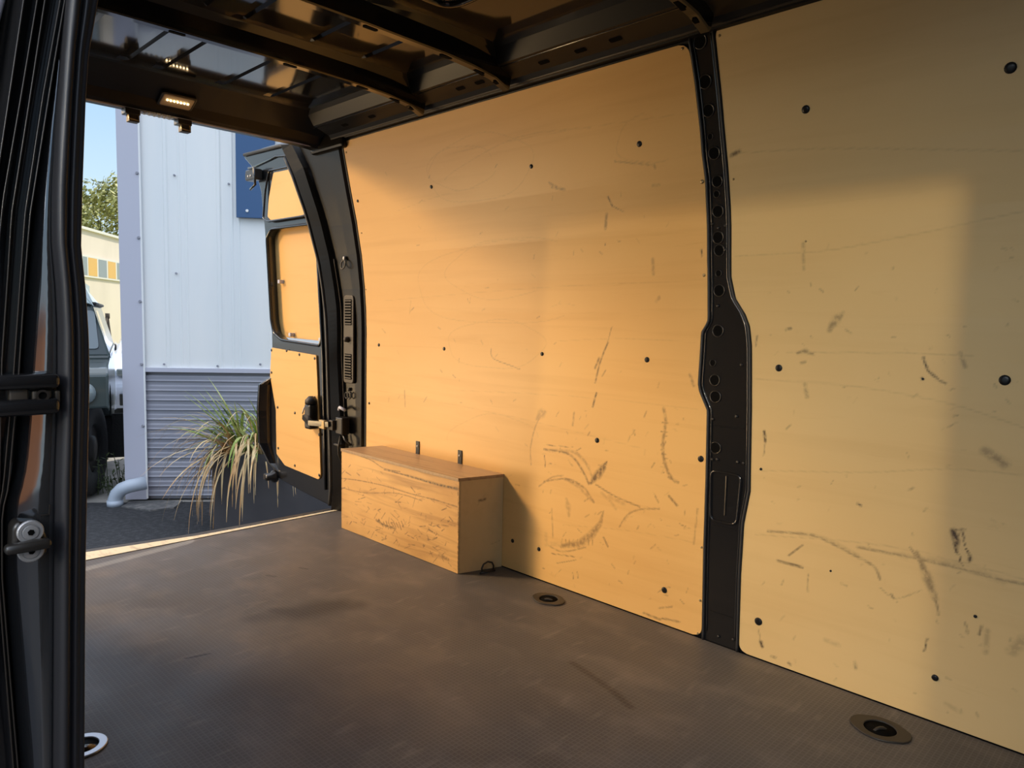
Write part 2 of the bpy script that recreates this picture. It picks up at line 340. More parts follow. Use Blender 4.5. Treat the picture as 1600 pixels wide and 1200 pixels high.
ZT = 1.757
pA_r = edgefn([(1075, 68), (1079, 90), (1085, 130), (1093, 200), (1096, 240), (1101.5, 285), (1104.5, 407), (1105, 500), (1103, 506), (1095, 519), (1090, 600), (1092, 612), (1104, 641), (1102, 747), (1098.5, 857), (1096, 990)])
pB_l = edgefn([(1117, 47), (1128, 150), (1137, 250), (1142, 323), (1143, 433), (1150, 467), (1165, 491), (1172, 510), (1175, 540), (1175, 640), (1173, 768), (1163, 818), (1158, 900), (1154.5, 1018)])
def corner(z, z0, z1, r):
    d = 0
    for zz in (z0, z1):
        h = abs(z-zz)
        if h < r: d = max(d, r-math.sqrt(max(r*r-(r-h)**2, 0)))
    return d
def strokesA():
    s = []
    A = lambda p, w, a: s.append((sm(p), w, a))
    # veneer ovals and long grain lines (soft, in the wood itself)
    for c in (ell(750, 262, 84, 52, 0, 360, -13), ell(722, 262, 52, 34, 20, 340, -8), ell(790, 420, 92, 46, 60, 300, -6), ell(775, 538, 76, 38), ell(820, 255, 130, 40, 200, 330, -18), ell(1030, 210, 70, 40, 90, 260, -20), ell(770, 690, 70, 42, 180, 350), ell(800, 440, 150, 66, 60, 300, -4)):
        s.append((c, .0022, .13))
    for (x1, y1, x2, y2) in ((600, 470, 1100, 438), (870, 533, 1085, 535), (620, 330, 760, 290), (720, 610, 1090, 640), (860, 480, 900, 478), (590, 610, 1000, 700), (880, 820, 1095, 850), (700, 240, 1090, 175)):
        A([(x1, y1), ((x1+x2)/2, (y1+y2)/2-5), (x2, y2)], .0016, .12)
    # scuffs
    A([(850, 702), (878, 706), (895, 714), (910, 735), (920, 756)], [.004]*21, .55)
    A([(858, 704), (890, 705), (905, 712), (920, 730)], .006, .25)
    A([(900, 706), (915, 722), (928, 752)], .004, .28)
    A([(842, 760), (862, 746), (880, 743)], .003, .35); A([(850, 752), (885, 748), (905, 756)], .003, .45)
    A([(880, 748), (910, 760), (928, 785)], .004, .45); A([(890, 752), (905, 762), (925, 782)], .006, .22)
    s.append(([(923, 754), (934, 742), (943, 730), (949, 720)], [.007, .015, .011, .001], .62))
    s.append(([(853, 835), (853, 850), (890, 851), (915, 848)], .010, .16)
    ); s.append(([(877, 853), (905, 850), (925, 835), (938, 818), (943, 798)], [.008, .013, .014, .009, .002], .42))
    for i in range(9): s.append(([(878+i*6, 842+i*.3), (877+i*6, 856-i*.5)], .002, .4))
    A([(858, 853), (880, 862), (915, 855)], .003, .35)
    s.append(([(885, 780), (888, 792), (889, 806)], [.006, .014, .006], .22))
    A([(931, 757), (960, 775), (1000, 792)], .0028, .45); A([(940, 770), (955, 785), (962, 795)], .006, .2); A([(952, 775), (975, 788)], .007, .2)
    A([(968, 823), (980, 805), (1000, 796), (1030, 795)], .003, .35); A([(975, 815), (985, 800)], .005, .2)
    A([(1037, 638), (1040, 660), (1036, 690), (1037, 715), (1045, 740), (1055, 752)], .0055, .42)
    for i in range(12): s.append(([(1033+rng.uniform(-3, 5), 660+i*7), (1040+rng.uniform(-3, 4), 661+i*7)], .0016, .5))
    s.append(([(1045, 745), (1060, 754)], [.005, .004], .5)); A([(1045, 775), (1058, 790)], [.004]*6, .55); A([(1062, 818), (1068, 822)], .002, .4)
    A([(830, 726), (829, 700), (836, 668), (846, 648)], .003, .34); s.append(([(838, 655), (846, 646), (852, 644)], [.006, .018, .008], .28))
    A([(851, 712), (852, 729)], .0022, .8); A([(897, 645), (895, 665)], .004, .35); A([(850, 695), (895, 699)], .0015, .5)
    A([(950, 535), (938, 565), (930, 598)], [.0035]*11, .55); A([(936, 560), (930, 575)], .0045, .5); A([(932, 614), (926, 636)], [.0035]*6, .75); A([(956, 510), (948, 540)], .002, .35)
    A([(950, 308), (957, 322)], .003, .7); A([(948, 335), (946, 357)], .006, .4); A([(957, 322), (975, 331)], .002, .4); A([(946, 380), (946, 383)], .002, .6)
    A([(1020, 405), (1021, 428)], .006, .25); A([(858, 286), (870, 292)], .004, .4); s.append(([(862, 293), (882, 296)], [.003, .005], .4))
    A([(960, 252), (1020, 258)], .003, .25); A([(1022, 258), (1024, 262)], .004, .4); A([(1096, 390), (1097, 400)], .003, .8)
    A([(1078, 585), (1084, 602)], .005, .4); A([(1030, 465), (1026, 470)], .006, .3); A([(1020, 290), (1030, 289)], .005, .25)
    A([(632, 610), (633, 636)], .003, .45); A([(642, 470), (640, 490)], .003, .2); A([(862, 795), (864, 840)], .003, .3)
    A([(862, 865), (898, 870)], .0018, .5); A([(870, 880), (900, 875)], .0018, .4); A([(895, 895), (896, 905)], .002, .5); A([(902, 893), (903, 903)], .002, .4); A([(943, 840), (950, 854)], .003, .6)
    A([(1006, 958), (1032, 968)], .004, .5); A([(1035, 966), (1062, 972)], .003, .5); A([(1030, 950), (1050, 948)], .003, .35)
    A([(767, 545), (771, 560), (800, 572), (812, 577)], .0022, .45)
    A([(1090, 795), (1084, 850)], .003, .3)
    for i in range(95):
        x, y = rng.uniform(590, 1085), rng.uniform(260, 960); y = y if y > 250 else 300
        dx, dy = rng.uniform(-6, 6), rng.uniform(-9, 9); s.append(([(x, y), (x+dx, y+dy)], rng.uniform(.0012, .003), rng.uniform(.12, .38)))
    for i in range(70):
        x, y = rng.uniform(840, 1080), rng.uniform(640, 960)
        dx, dy = rng.uniform(-7, 7), rng.uniform(-9, 9); s.append(([(x, y), (x+dx, y+dy)], rng.uniform(.0012, .003), rng.uniform(.15, .4)))
    return px_strokes(s)
def strokesB():
    s = []; A = lambda p, w, a: s.append((sm(p), w, a))
    for p in ([(1145, 240), (1300, 232), (1600, 236)], [(1150, 400), (1280, 393), (1420, 368), (1600, 330)], [(1180, 592), (1330, 603), (1480, 630), (1600, 668)], [(1185, 735), (1350, 738), (1480, 733), (1600, 742)], [(1230, 550), (1420, 552), (1520, 556)], [(1180, 835), (1400, 855), (1600, 905)]):
        A(p, .0022, .16)
    A([(1200, 830), (1262, 835), (1285, 842), (1330, 865), (1365, 885), (1375, 905)], .0035, .42); A([(1250, 834), (1290, 842), (1340, 868)], .006, .2)
    A([(1340, 855), (1420, 870), (1500, 888), (1560, 905), (1600, 912)], .004, .38); A([(1410, 868), (1500, 885), (1565, 908)], .010, .18)
    A([(1422, 855), (1440, 885), (1455, 915), (1463, 940), (1466, 960)], .003, .45); s.append(([(1432, 862), (1450, 905), (1462, 938)], [.004, .012, .006], .4))
    A([(1232, 868), (1254, 852)], .003, .5); A([(1215, 876), (1254, 887)], .0035, .5); A([(1263, 898), (1262, 925)], .002, .4); A([(1230, 880), (1253, 884)], .002, .6)
    A([(1375, 918), (1400, 935), (1440, 922)], .002, .25); A([(1392, 928), (1396, 935)], .003, .5); A([(1340, 787), (1345, 790)], .003, .7)
    # torn veneer patch
    s.append(([(1487, 828), (1507, 828)], .003, .8)); s.append(([(1490, 830), (1494, 845), (1494, 862), (1500, 868), (1501, 882), (1508, 886)], [.008, .008, .003, .002, .002, .001], .95))
    s.append(([(1504, 830), (1508, 855), (1516, 868), (1515, 876)], [.003, .001, .004, .004], .9)); A([(1503, 828), (1496, 838)], .002, .7)
    A([(1540, 705), (1570, 725)], .012, .32); A([(1550, 712), (1568, 724)], .004, .4); A([(1495, 660), (1480, 668)], .002, .3)
    A([(1443, 559), (1450, 578), (1465, 592)], .003, .75); A([(1468, 595), (1478, 599)], .003, .5); A([(1500, 552), (1508, 573)], .005, .3); A([(1440, 591), (1442, 593)], .003, .9)
    s.append(([(1296, 515), (1306, 500), (1318, 488)], [.008, .012, .004], .40)); s.append(([(1245, 552), (1258, 549), (1272, 554)], [.003, .008, .002], .45)); A([(1252, 567), (1258, 566)], .004, .4)
    A([(1228, 515), (1236, 513)], .004, .5); A([(1183, 525), (1181, 540)], .003, .5); A([(1194, 674), (1196, 690)], [.004]*6, .8); A([(1196, 690), (1193, 712)], .002, .45)
    A([(1258, 600), (1261, 620)], .006, .3); A([(1255, 380), (1256, 420)], .005, .25); A([(1143, 243), (1155, 236)], [.006]*6, .6)
    A([(1186, 985), (1187, 1000)], .002, .5); s.append(([(1189, 1003), (1191, 1010)], [.006, .005], .85)); A([(1449, 997), (1444, 1018)], .002, .75); A([(1232, 1036), (1235, 1038)], .004, .6)
    A([(1508, 973), (1512, 990)], .003, .45); A([(1534, 978), (1530, 992)], .003, .5); A([(1543, 985), (1540, 1020)], .006, .22); A([(1581, 1018), (1600, 1000)], .012, .22); A([(1205, 1026), (1212, 1027)], .004, .5)
    A([(1336, 1034), (1337, 1045)], .004, .4); A([(1290, 1000), (1310, 1008)], .007, .2); A([(1478, 1100), (1500, 1112)], .006, .2)
    for i in range(110):
        x, y = rng.uniform(1190, 1600), rng.uniform(380, 1120); dx, dy = rng.uniform(-8, 8), rng.uniform(-8, 8)
        s.append(([(x, y), (x+dx, y+dy)], rng.uniform(.0012, .003), rng.uniform(.10, .32)))
    return px_strokes(s)

# ------------------------------------------------------------------ the van shell (setting)
XR_, XF = -3.09, .42      # rear sill, bulkhead
YN = .262                 # inner face of the near side at floor level
# floor: dense sheet with wear, holes under the lashing points
HOLES = [(at(857, 937, 2, 0)[:2], .042), (at(1375, 1140, 2, 0)[:2], .044), (at(129, 1167, 2, 0)[:2], .036)]
def build_floor():
    st = .006; xs = np.arange(XR_, XF+.001, st); ys = np.arange(.02, 1.962, st); nx, ny = len(xs), len(ys)
    X, Y = np.meshgrid(xs, ys); s = []
    def F(p, w, a): s.append(([tuple(at(x, y, 2, 0)[:2]) for x, y in p], w, a))
    F([(290, 1029), (310, 1025), (328, 1021)], [.003, .006, .003], 1.2)
    F([(895, 1036), (930, 1060), (960, 1082), (985, 1105)], .012, .55)
    F([(430, 955), (470, 958), (500, 950), (530, 945)], [.03, .06, .07, .05], .62); F([(400, 965), (560, 945)], .04, .4)
    F([(418, 899), (430, 901)], .008, .5); F([(468, 887), (480, 889)], .006, .7); F([(322, 852), (385, 868)], .004, .25); F([(410, 925), (414, 922)], .003, .5)
    F([(720, 1180), (860, 1190)], .03, .2)
    D = seg_field(X, Y, s)
    V = np.stack([X, Y, np.zeros_like(X)], -1).reshape(-1, 3); idx = np.arange(nx*ny).reshape(ny, nx)
    Fq = np.stack([idx[:-1, :-1], idx[:-1, 1:], idx[1:, 1:], idx[1:, :-1]], -1).reshape(-1, 4)
    cx = V[Fq][:, :, 0].mean(1); cy = V[Fq][:, :, 1].mean(1); keep = np.ones(len(Fq), bool)
    for (hx, hy), r in HOLES: keep &= np.hypot(cx-hx, cy-hy) > r
    me = bpy.data.meshes.new('floor'); me.from_pydata(V.tolist(), [], Fq[keep].tolist())
    a = me.attributes.new('dirt', 'FLOAT', 'POINT'); a.data.foreach_set('value', D.ravel().astype(np.float32))
    return tag(link('floor', me, M['floor']), kind='structure')
build_floor()
mb = MB(); mb.box(((XR_+XF)/2, 1.0, -.085), (XF-XR_-.02, 1.95, .03)); tag(mb.build('trim_9', M['black']), kind='structure')

# sill strip, tapered like the sunlit patch it imitates, and ribbed rear step
t = MB(); yy = [.02, .75, 1.0, 1.25, 1.5, 1.94]; xo = [-3.27, -3.205, -3.165, -3.125, -3.115, -3.108]
top = [[(XR_+.004, y, .0025) for y in yy], [(x, y, .0015) for x, y in zip(xo, yy)], [(x, y, -.03) for x, y in zip(xo, yy)]]
t.grid(top); tag(t.build('trim_1', M['sillwood']), kind='structure')
rs = thing('rear_step', 'black ribbed rear bumper step outside the sill', 'bumper step', (-3.2, 1, -.08))
t = MB(); t.grid([[(x+.003, y, -.012) for x, y in zip(xo, yy)], [(x-.09, y, -.014) for x, y in zip(xo, yy)], [(x-.10, y, -.22) for x, y in zip(xo, yy)]]); t.build('step_body', M['plastic'], rs)
for i in range(34):
    y = .1+i*.054; x = np.interp(y, yy, xo)-.045; MB().box((x+.022, y, -.010), (.030, .020, .010)).build('tread_rib', M['ring'], rs)

# far body side behind the lining, and the pillars between the sheets
def skin(name, x0, x1, off, z0, z1, m, nz=60, f0=None, f1=None, kind='structure', parent=None):
    rows = []
    for i in range(nz+1):
        z = z0+(z1-z0)*i/nz; a = f0(z) if f0 else x0; b = f1(z) if f1 else x1
        rows.append([(a+(b-a)*k/6, P(z)+off, z) for k in range(7)])
    o = MB().grid(rows).build(name, m, parent, smooth=True)
    if not parent: tag(o, kind=kind)
    return o
skin('wall_left', -2.905, XF, .016, -.1, 1.80, M['black'])

# seen-through middle pillar
pil = thing('trim_2', None, None, (-1.0, 1.95, 0), kind='structure')
pl = lambda z: pA_r(z)+.006; pr_ = lambda z: pB_l(z)-.006
skin('pillar_face', 0, 0, .004, 0, 1.775, M['black'], 90, pl, pr_, parent=pil)
for side, fn in (('a', pA_r), ('b', pB_l)):
    sg = 1 if side == 'a' else -1
    MB().tube([(fn(z)+sg*.006, P(z)+.000, z) for z in np.linspace(.0, 1.77, 120)], .0045, 6).build('edge_rubber', M['rubber'], pil, True)
    MB().tube([(fn(z)+sg*.015, P(z)+.003, z) for z in np.linspace(.03, 1.765, 120)], .0028, 6).build('pressed_bead', M['black'], pil, True)
holes = [(1093, 64, 9), (1101, 127, 8.5), (1106, 172, 8), (1115, 239, 8), (1120, 283, 7.5), (1121, 330, 8), (1121, 371, 8), (1123, 391, 7.5), (1123, 454, 8), (1121, 517, 8), (1116, 594, 7.5), (1117, 620, 8), (1117, 700, 8), (1109, 213, 4), (1119, 303, 4.5), (1122, 427, 4.5), (1113, 567, 4.5)]
for x, y, r in holes:
    X, Z = wp(x, y); yv = P(Z)+.0035; rad = r/470.
    dz = .01; nrm = Vector((0, -1, (P(Z+dz)-P(Z-dz))/(2*dz))).normalized()
    MB().lathe([(rad*1.12, 0), (rad*1.12, .0016), (rad*.95, .0022), (rad*.92, .0004), (rad*.9, -.002)], (X, yv, Z), nrm, 24).build('hole_rim', M['rim'], pil, True)
    MB().lathe([(rad*.90, .0003), (rad*.90, .0011)], (X, yv, Z), nrm, 24).build('pillar_hole', M['hole'], pil)
for x, y in ((1122, 356), (1133, 352), (1112, 350), (1133, 390), (1158, 570), (1121, 478), (1113, 655), (1150, 651), (1112, 718), (1120, 718), (1152, 722), (1161, 724), (1122, 995), (1145, 1000)):
    X, Z = wp(x, y); MB().lathe([(.005, 0), (.005, .002), (.002, .004)], (X, P(Z)+.003, Z), (0, -1, 0), 10).build('pillar_stud', M['rim'], pil, True)
for yy_ in (275, 664, 820, 955):
    MB().tube([(pl(wp(1110, yy_)[1])+.02, P(wp(1110, yy_)[1])+.0035, wp(1110, yy_)[1]), (pr_(wp(1110, yy_)[1])-.02, P(wp(1110, yy_)[1])+.0035, wp(1110, yy_)[1])], .0018, 6).build('pressed_seam', M['black'], pil)
c4 = [wp(1110, 735), (wp(1158, 735)[0], wp(1110, 735)[1]), (wp(1150, 815)[0], wp(1110, 812)[1]), wp(1109, 812)]
lp = rounded(c4, .02); MB().tube([(x, P(z)+.003, z) for x, z in lp], .004, 6, closed=True).build('pressed_pocket', M['black'], pil, True)
X, Z = wp(1133, 775); MB().tube([(X, P(Z+.06)+.003, Z+.06), (X, P(Z-.06)+.003, Z-.06)], .0025, 6).build('pocket_bead', M['rim'], pil)

# roof, cross ribs, cant rails, headers
ZR = 1.865
ceil = thing('ceiling', None, None, (-1.3, 1, ZR), kind='structure')
YA, YB = YN+.12, 1.66
t = MB()
def swage_rows():
    ys = []; k = YA
    cuts = []
    for c in (.53, .715, .90, 1.02, 1.25, 1.45): cuts += [c-.020, c-.017, c+.010, c+.020]
    ys = sorted([YA, YB]+cuts); zz = []
    for y in ys:
        d = min(abs(y-c) for c in (.53, .715, .90, 1.02, 1.25, 1.45)); zz.append(ZR+(.006 if any(c-.0175 < y < c+.0105 for c in (.53, .715, .90, 1.02, 1.25, 1.45)) else 0))
    return ys, zz
ys, zz = swage_rows()
for xa, xb in ((-3.02, -2.86), (-2.86, -2.84), (-2.84, -2.30), (-2.30, -2.28), (-2.28, -2.2), (-2.2, -2.18), (-2.18, -1.86), (-1.86, -1.84), (-1.84, -1.74)):
    flatA = xa in (-3.02, -2.86, -2.28) ; flatB = xb in (-2.86, -2.28, -2.2, -1.74) or xa == -1.84
    za = [ZR]*len(ys) if xa in (-3.02, -2.86, -2.28, -2.2, -1.84) else zz; zb = [ZR]*len(ys) if xb in (-2.86, -2.28, -2.2, -1.84, -1.74) else zz
    t.grid([[(xa, y, z) for y, z in zip(ys, za)], [(xb, y, z) for y, z in zip(ys, zb)]])
t.grid([[(-1.74, YA, ZR), (-1.74, YB, ZR)], [(XF, YA, ZR), (XF, YB, ZR)]])
t.build('roof_skin', M['roof'], ceil)
# raised rectangular pressing between the second and third rib
fr = rounded([(-1.66, .62), (-1.12, .62), (-1.12, 1.40), (-1.66, 1.40)], .07)
MB().tube([(x, y, ZR) for x, y in fr], .011, 8, closed=True).build('pressed_frame', M['roof'], ceil, True)
for yv in (.80, 1.0, 1.2): MB().tube([(-1.6, yv, ZR+.002), (-1.17, yv, ZR+.002)], .008, 8).build('pressed_swage', M['roof'], ceil, True)
# ribs: shallow channel with a lip, slots in the lip
def rib(xc, w=.085):
    rows = []
    for y, dz in ((YA-.05, -.02), (YA+.06, 0), (.8, .004), (1.2, .006), (1.5, .002), (1.60, -.004), (1.70, -.018), (1.765, -.045)):
        zb = 1.785+dz*.9
        rows.append([(xc-w*.62, y, ZR+.01), (xc-w*.36, y, zb+.02), (xc-w*.30, y, zb+.004), (xc-w*.25, y, zb), (xc+w*.05, y, zb), (xc+w*.10, y, zb+.004), (xc+w*.22, y, zb+.055), (xc+w*.5, y, ZR+.01)])
    r_ = MB().grid(rows).build('roof_rib', M['roof'], ceil)
    for y in (.86, 1.22, 1.50, 1.64, 1.72):
        zb = np.interp(y, [YA+.06, .8, 1.2, 1.5, 1.6, 1.7, 1.765], [1.785, 1.7886, 1.7904, 1.7868, 1.7814, 1.7688, 1.7445])-.0015
        hl = .024 if y < 1.7 else .012; o_ = rounded([(xc-.019, y-hl), (xc-.003, y-hl), (xc-.003, y+hl), (xc-.019, y+hl)], .008, 4)
        k_ = -.07 if y < 1.6 else -.16 
        MB().add([(x, yy_, zb+(yy_-y)*(0 if y < 1.6 else -.2)) for x, yy_ in o_], [tuple(range(len(o_)))]).build('rib_slot', M['hole'], r_)
for xc in (-2.24, -1.78, -1.03, -.25): rib(xc)
# side roof rails
def rail(name, mirror):
    sec = [(1.843, 1.742), (1.828, 1.764), (1.812, 1.768), (1.806, 1.777), (1.794, 1.779), (1.786, 1.770), (1.775, 1.782), (1.725, 1.800), (1.700, 1.808), (1.672, 1.850), (1.655, ZR+.004)]
    rt = thing(name, None, None, (-1.3, 1.8, 1.77), kind='structure')
    xs = np.linspace(-2.93, XF, 12)
    fn = (lambda y: y) if not mirror else (lambda y: YN+1.958-y)
    MB().grid([[(x, fn(y), z) for y, z in sec] for x in xs]).build('rail_face', M['ribpaint'], rt)
    if not mirror:
        MB().tube([(-2.95, 1.712, 1.806), (XF, 1.712, 1.806)], .004, 6).build('rail_bead', M['black'], rt, True)
        MB().tube([(-2.95, 1.802, 1.775), (XF, 1.802, 1.775)], .0055, 8).build('rail_bead', M['plastic'], rt, True)
        for x in (-2.75, -2.55, -2.0, -1.9, -1.6, -1.45, -1.32, -.8):
            o_ = rounded([(x-.022, 1.738), (x+.022, 1.738), (x+.022, 1.754), (x-.022, 1.754)], .007, 4)
            MB().add([(a, y, 1.782+(1.775-y)*.36-.0012) for a, y in o_], [tuple(range(len(o_)))]).build('rail_slot', M['hole'], rt)
    return rt
rail('trim_3', False); rail('trim_4', True)
# rear header
hd = thing('trim_5', None, None, (-3.0, 1.1, 1.8), kind='structure')
prof = [(-2.87, ZR+.004), (-2.90, ZR-.004), (-3.03, 1.80), (-3.055, 1.768), (-3.075, 1.757), (-3.125, 1.757), (-3.15, 1.80), (-3.15, 1.93)]
rows = []
for y in np.linspace(.25, 1.9, 24):
    k_ = max(0, (y-1.66)/.22); d = -.02*k_*k_
    rows.append([(x, y, z+d) for x, z in prof])
MB().grid(rows).build('header_face', M['header'], hd)
MB().box((-3.0, 1.86, 1.80), (.28, .12, .14)).build('corner_gusset', M['pillarblack'], hd, bevel=.012)
MB().tube([(-3.075, y, 1.757) for y in np.linspace(.3, 1.8, 12)], .005, 6).build('header_lip_glint', M['trimm'], hd, True)  # pale tube stands in for the sky reflected along the lip
for i in range(7): MB().box((-3.088, 1.035+i*.019, 1.7545), (.045, .009, .006)).build('tread_bar', M['steel'], hd)
for y in (1.0, 1.197):
    r0 = thing('door_latch', 'black striker latch under the rear roof edge, %s of the two' % ('nearer the sky gap' if y < 1.1 else 'the one below the light'), 'latch', (-3.09, y, 1.756))
    MB().box((-3.09, y, 1.745), (.05, .055, .022)).build('latch_body', M['satin'], r0, bevel=.003)
    MB().box((-3.085, y+.005, 1.722), (.035, .038, .03)).build('latch_plate', M['steel'] if 0 else M['ring'], r0, bevel=.002)
    MB().tube([(-3.07, y-.018, 1.735), (-3.06, y-.018, 1.715), (-3.06, y+.018, 1.712), (-3.07, y+.018, 1.733)], .003, 6).build('latch_loop', M['brass'], r0)
    MB().lathe([(.004, 0), (.004, .004)], (-3.09, y+.045, 1.757), (0, 0, -1), 10).build('bolt', M['satin'], r0)
# lamp on the header
lr = thing('load_light', 'small lit rectangular load-area light on the black rear roof header', 'light', (-3.02, 1.165, 1.80))
nx_ = Vector((.44, 0, -.9)).normalized(); ax1 = Vector((0, 1, 0)); ax2 = nx_.cross(ax1)
def onh(u, v, w): u *= 1.08; v *= 1.1; p = Vector((-3.005, 1.142, 1.806)) + ax1*u + ax2*v + nx_*w; return p
plate('lamp_housing', rounded([(-.062, -.036), (.062, -.036), (.062, .036), (-.062, .036)], .012), [], .016, .003, onh, M['satin'], lr)
plate('lamp_lens', rounded([(-.055, -.030), (.055, -.030), (.055, .030), (-.055, .030)], .010), [], .020, .003, onh, M['lampglass'], lr)
for i in range(7):
    c = onh(-.036+i*.012, .004, .0118); MB().lathe([(.0030, 0), (.0030, .002), (.001, .0030)], c, nx_, 10).build('led', M['led'], lr)

# near side wall, its jamb, opening head and front
def nearskin():
    rows = []
    for i in range(31):
        z = -.1+(1.9)*i/30; rows.append([(x, YN-.045+lean(z), z) for x in (XR_-.05, -2.4, -1.7, -1.04)])
    t_ = MB().grid(rows)
    t_.grid([[(x, y-.05, z) for x, y, z in r_] for r_ in rows]); return t_
tag(nearskin().build('wall_right', M['black']), kind='structure')
tag(MB().box((XF+.02, 1.1, .87), (.04, 2.0, 2.05)).build('wall_front', M['satin']), kind='structure')
tag(MB().box((.30, .2, .84), (.16, .2, 1.95)).build('trim_6', M['black'], bevel=.01), kind='structure')
tag(MB().box((-.35, .26, 1.83), (1.5, .24, .12)).build('trim_7', M['black'], bevel=.01), kind='structure')

# rear jamb of the sliding-door opening (faces the camera)
jb = thing('trim_8', None, None, (-1.0, .2, 0), kind='structure')
XJ = -1.0
def line(pts):
    q = sorted([(at(x, y, 0, XJ)[2], at(x, y, 0, XJ)[1]) for x, y in pts]); zs = np.array([a for a, b in q]); ysq = np.array([b for a, b in q])
    def f(z):
        if z > zs[-1]: return ysq[-1]+(z-zs[-1])*max(.06, (ysq[-1]-ysq[-3])/(zs[-1]-zs[-3]))
        return float(np.interp(z, zs, ysq))
    return f
sealR = line([(152, 0), (137, 85), (132, 159), (127, 297), (125, 387), (132, 450), (137, 525), (138, 600), (135, 730), (132, 880), (131, 1000), (130, 1200)])
sealL = line([(100, 0), (93, 90), (85, 204), (80, 300), (80, 375), (87, 450), (90, 512), (90, 600), (89, 673), (86, 758), (85, 900), (83, 1200)])
paintL = line([(102, 0), (93, 90), (72, 200), (59, 300), (51, 387), (45, 450), (40, 525), (36, 585), (34, 648), (28, 730), (13, 785), (10, 815), (10, 900), (22, 1050), (34, 1200)])
ft = [line(p) for p in ([(36, 0), (18, 120), (0, 240), (-16, 340), (-40, 500), (-55, 640), (-60, 900), (-60, 1200)],
                        [(57, 0), (32, 150), (4, 311), (-5, 400), (-15, 500), (-20, 640), (-25, 900), (-25, 1200)],
                        [(69, 0), (43, 170), (17, 334), (11, 430), (2, 560), (0, 640), (-5, 900), (-10, 1200)],
                        [(93, 0), (66, 150), (38, 334), (31, 430), (20, 585), (14, 650), (4, 760), (-4, 800), (-4, 900), (8, 1050), (20, 1200)],
                        [(100, 0), (80, 120), (46, 334), (38, 430), (28, 585), (22, 650), (12, 760), (2, 800), (2, 900), (14, 1050), (27, 1200)])]
ZJ = np.linspace(-.06, 1.80, 110)
def strip(cols, name, m, smooth=False):
    rows = [[(XJ+dx, fn(z)+dy, z) for fn, dx, dy in cols] for z in ZJ]
    return MB().grid(rows).build(name, m, jb, smooth)
mid = lambda f, g, k: (lambda z: f(z)*(1-k)+g(z)*k)
def lobes():
    cols = [(sealL, -.03, -.002)]
    for k, dx in ((0, .002), (.06, .011), (.16, .017), (.28, .019), (.40, .016), (.47, .008), (.50, .004), (.53, .008), (.60, .011), (.68, .012), (.76, .009), (.86, .008), (.94, .009), (1.0, .005), (1.03, -.008)): cols.append((mid(sealL, sealR, k), dx, 0))
    cols.append((sealR, -.06, -.03)); return cols
strip(lobes(), 'door_seal', M['seal'], True)
strip([(paintL, -.020, -.001), (mid(paintL, sealL, .08), -.015, 0), (mid(paintL, sealL, .5), -.006, 0), (mid(paintL, sealL, .92), .001, 0), (sealL, -.004, .001)], 'jamb_face', M['jambpaint'], True)
cols = [(lambda z: ft[0](z)-.012, -.06, 0), (ft[0], .004, 0)]
for i in range(4):
    a, b = ft[i], ft[i+1]; cols += [(mid(a, b, .06), .001, 0), (mid(a, b, .12), -.004, 0), (mid(a, b, .85), -.010+.002*i, 0), (mid(a, b, .93), -.002, 0), (b, .003, 0)]
cols += [(mid(ft[4], paintL, .3), .0, 0), (mid(ft[4], paintL, .9), -.012, 0), (paintL, -.006, 0)]
strip(cols, 'jamb_flutes', M['black'])
for f_ in ft: MB().tube([(XJ+.0045, f_(z), z) for z in ZJ[8:]], .0010, 6).build('flute_edge', M['trimm'] if 0 else M['rim'], jb, True)
# guide rail end crossing the jamb
def jp(px, py): q = at(px, py, 0, XJ+.015); return q
def bar(name, y0, y1, x0, x1, proud, m, bev, parent=jb):
    a = jp(x0, y0); b = jp(x1, y1); return MB().box((XJ+proud/2, (a[1]+b[1])/2, (a[2]+b[2])/2), (proud, abs(b[1]-a[1]), abs(a[2]-b[2])), 0).build(name, m, parent, True, bevel=bev, seg=3)
gr = jb
bar('guide_rail', 587, 606, -70, 91, .030, M['black'], .007); bar('guide_rail', 628, 645, -70, 91, .030, M['black'], .007)
bar('rail_channel', 600, 634, -70, 91, .012, M['black'], .001)
bar('rail_block', 608, 627, 12, 43, .022, M['plastic'], .002); bar('rail_block', 610, 628, 48, 79, .022, M['plastic'], .002); bar('rail_block', 610, 628, 84, 92, .022, M['plastic'], .001)
q = jp(63, 617); MB().lathe([(.007, 0), (.007, .006), (.0045, .006), (.0045, .002)], (XJ+.021, q[1], q[2]), (1, 0, 0), 20).build('rail_bolt', M['rim'], jb)
MB().lathe([(.0043, 0), (.0043, .004)], (XJ+.021, q[1], q[2]), (1, 0, 0), 16).build('bolt_socket', M['hole'], jb)
# striker
sk = thing('door_striker', 'black sliding-door striker block with two silver star-socket screws', 'striker', (XJ, jp(43, 840)[1], jp(43, 840)[2]))
out = [jp(x, y)[1:] for x, y in ((16, 822), (24, 812), (62, 814), (72, 838), (70, 862), (64, 867), (22, 865), (15, 858))]
plate('striker_body', rounded([tuple(p) for p in out], .006), [], .030, .005, lambda u, v, w: (XJ+.012+w, u, v), M['satin'], sk, False)
for x, y in ((43, 827), (44, 856)):
    q = jp(x, y)
    MB().lathe([(.0136, 0), (.0136, .0035), (.0125, .0045), (.0095, .0045), (.0090, .0038), (.0082, .0038), (.0078, .0058), (.0040, .0060)], (XJ+.0265, q[1], q[2]), (1, 0, 0), 28).build('torx_screw', M['steel'], sk)
    MB().lathe([(.0037, .0), (.0037, .0066)], (XJ+.0265, q[1], q[2]), (1, 0, 0), 6).build('screw_socket', M['hole'], sk)
q = jp(37, 847); MB().box((XJ+.036, q[1], q[2]), (.016, .046, .012)).build('striker_tongue', M['satin'], sk, True, bevel=.005, seg=3)
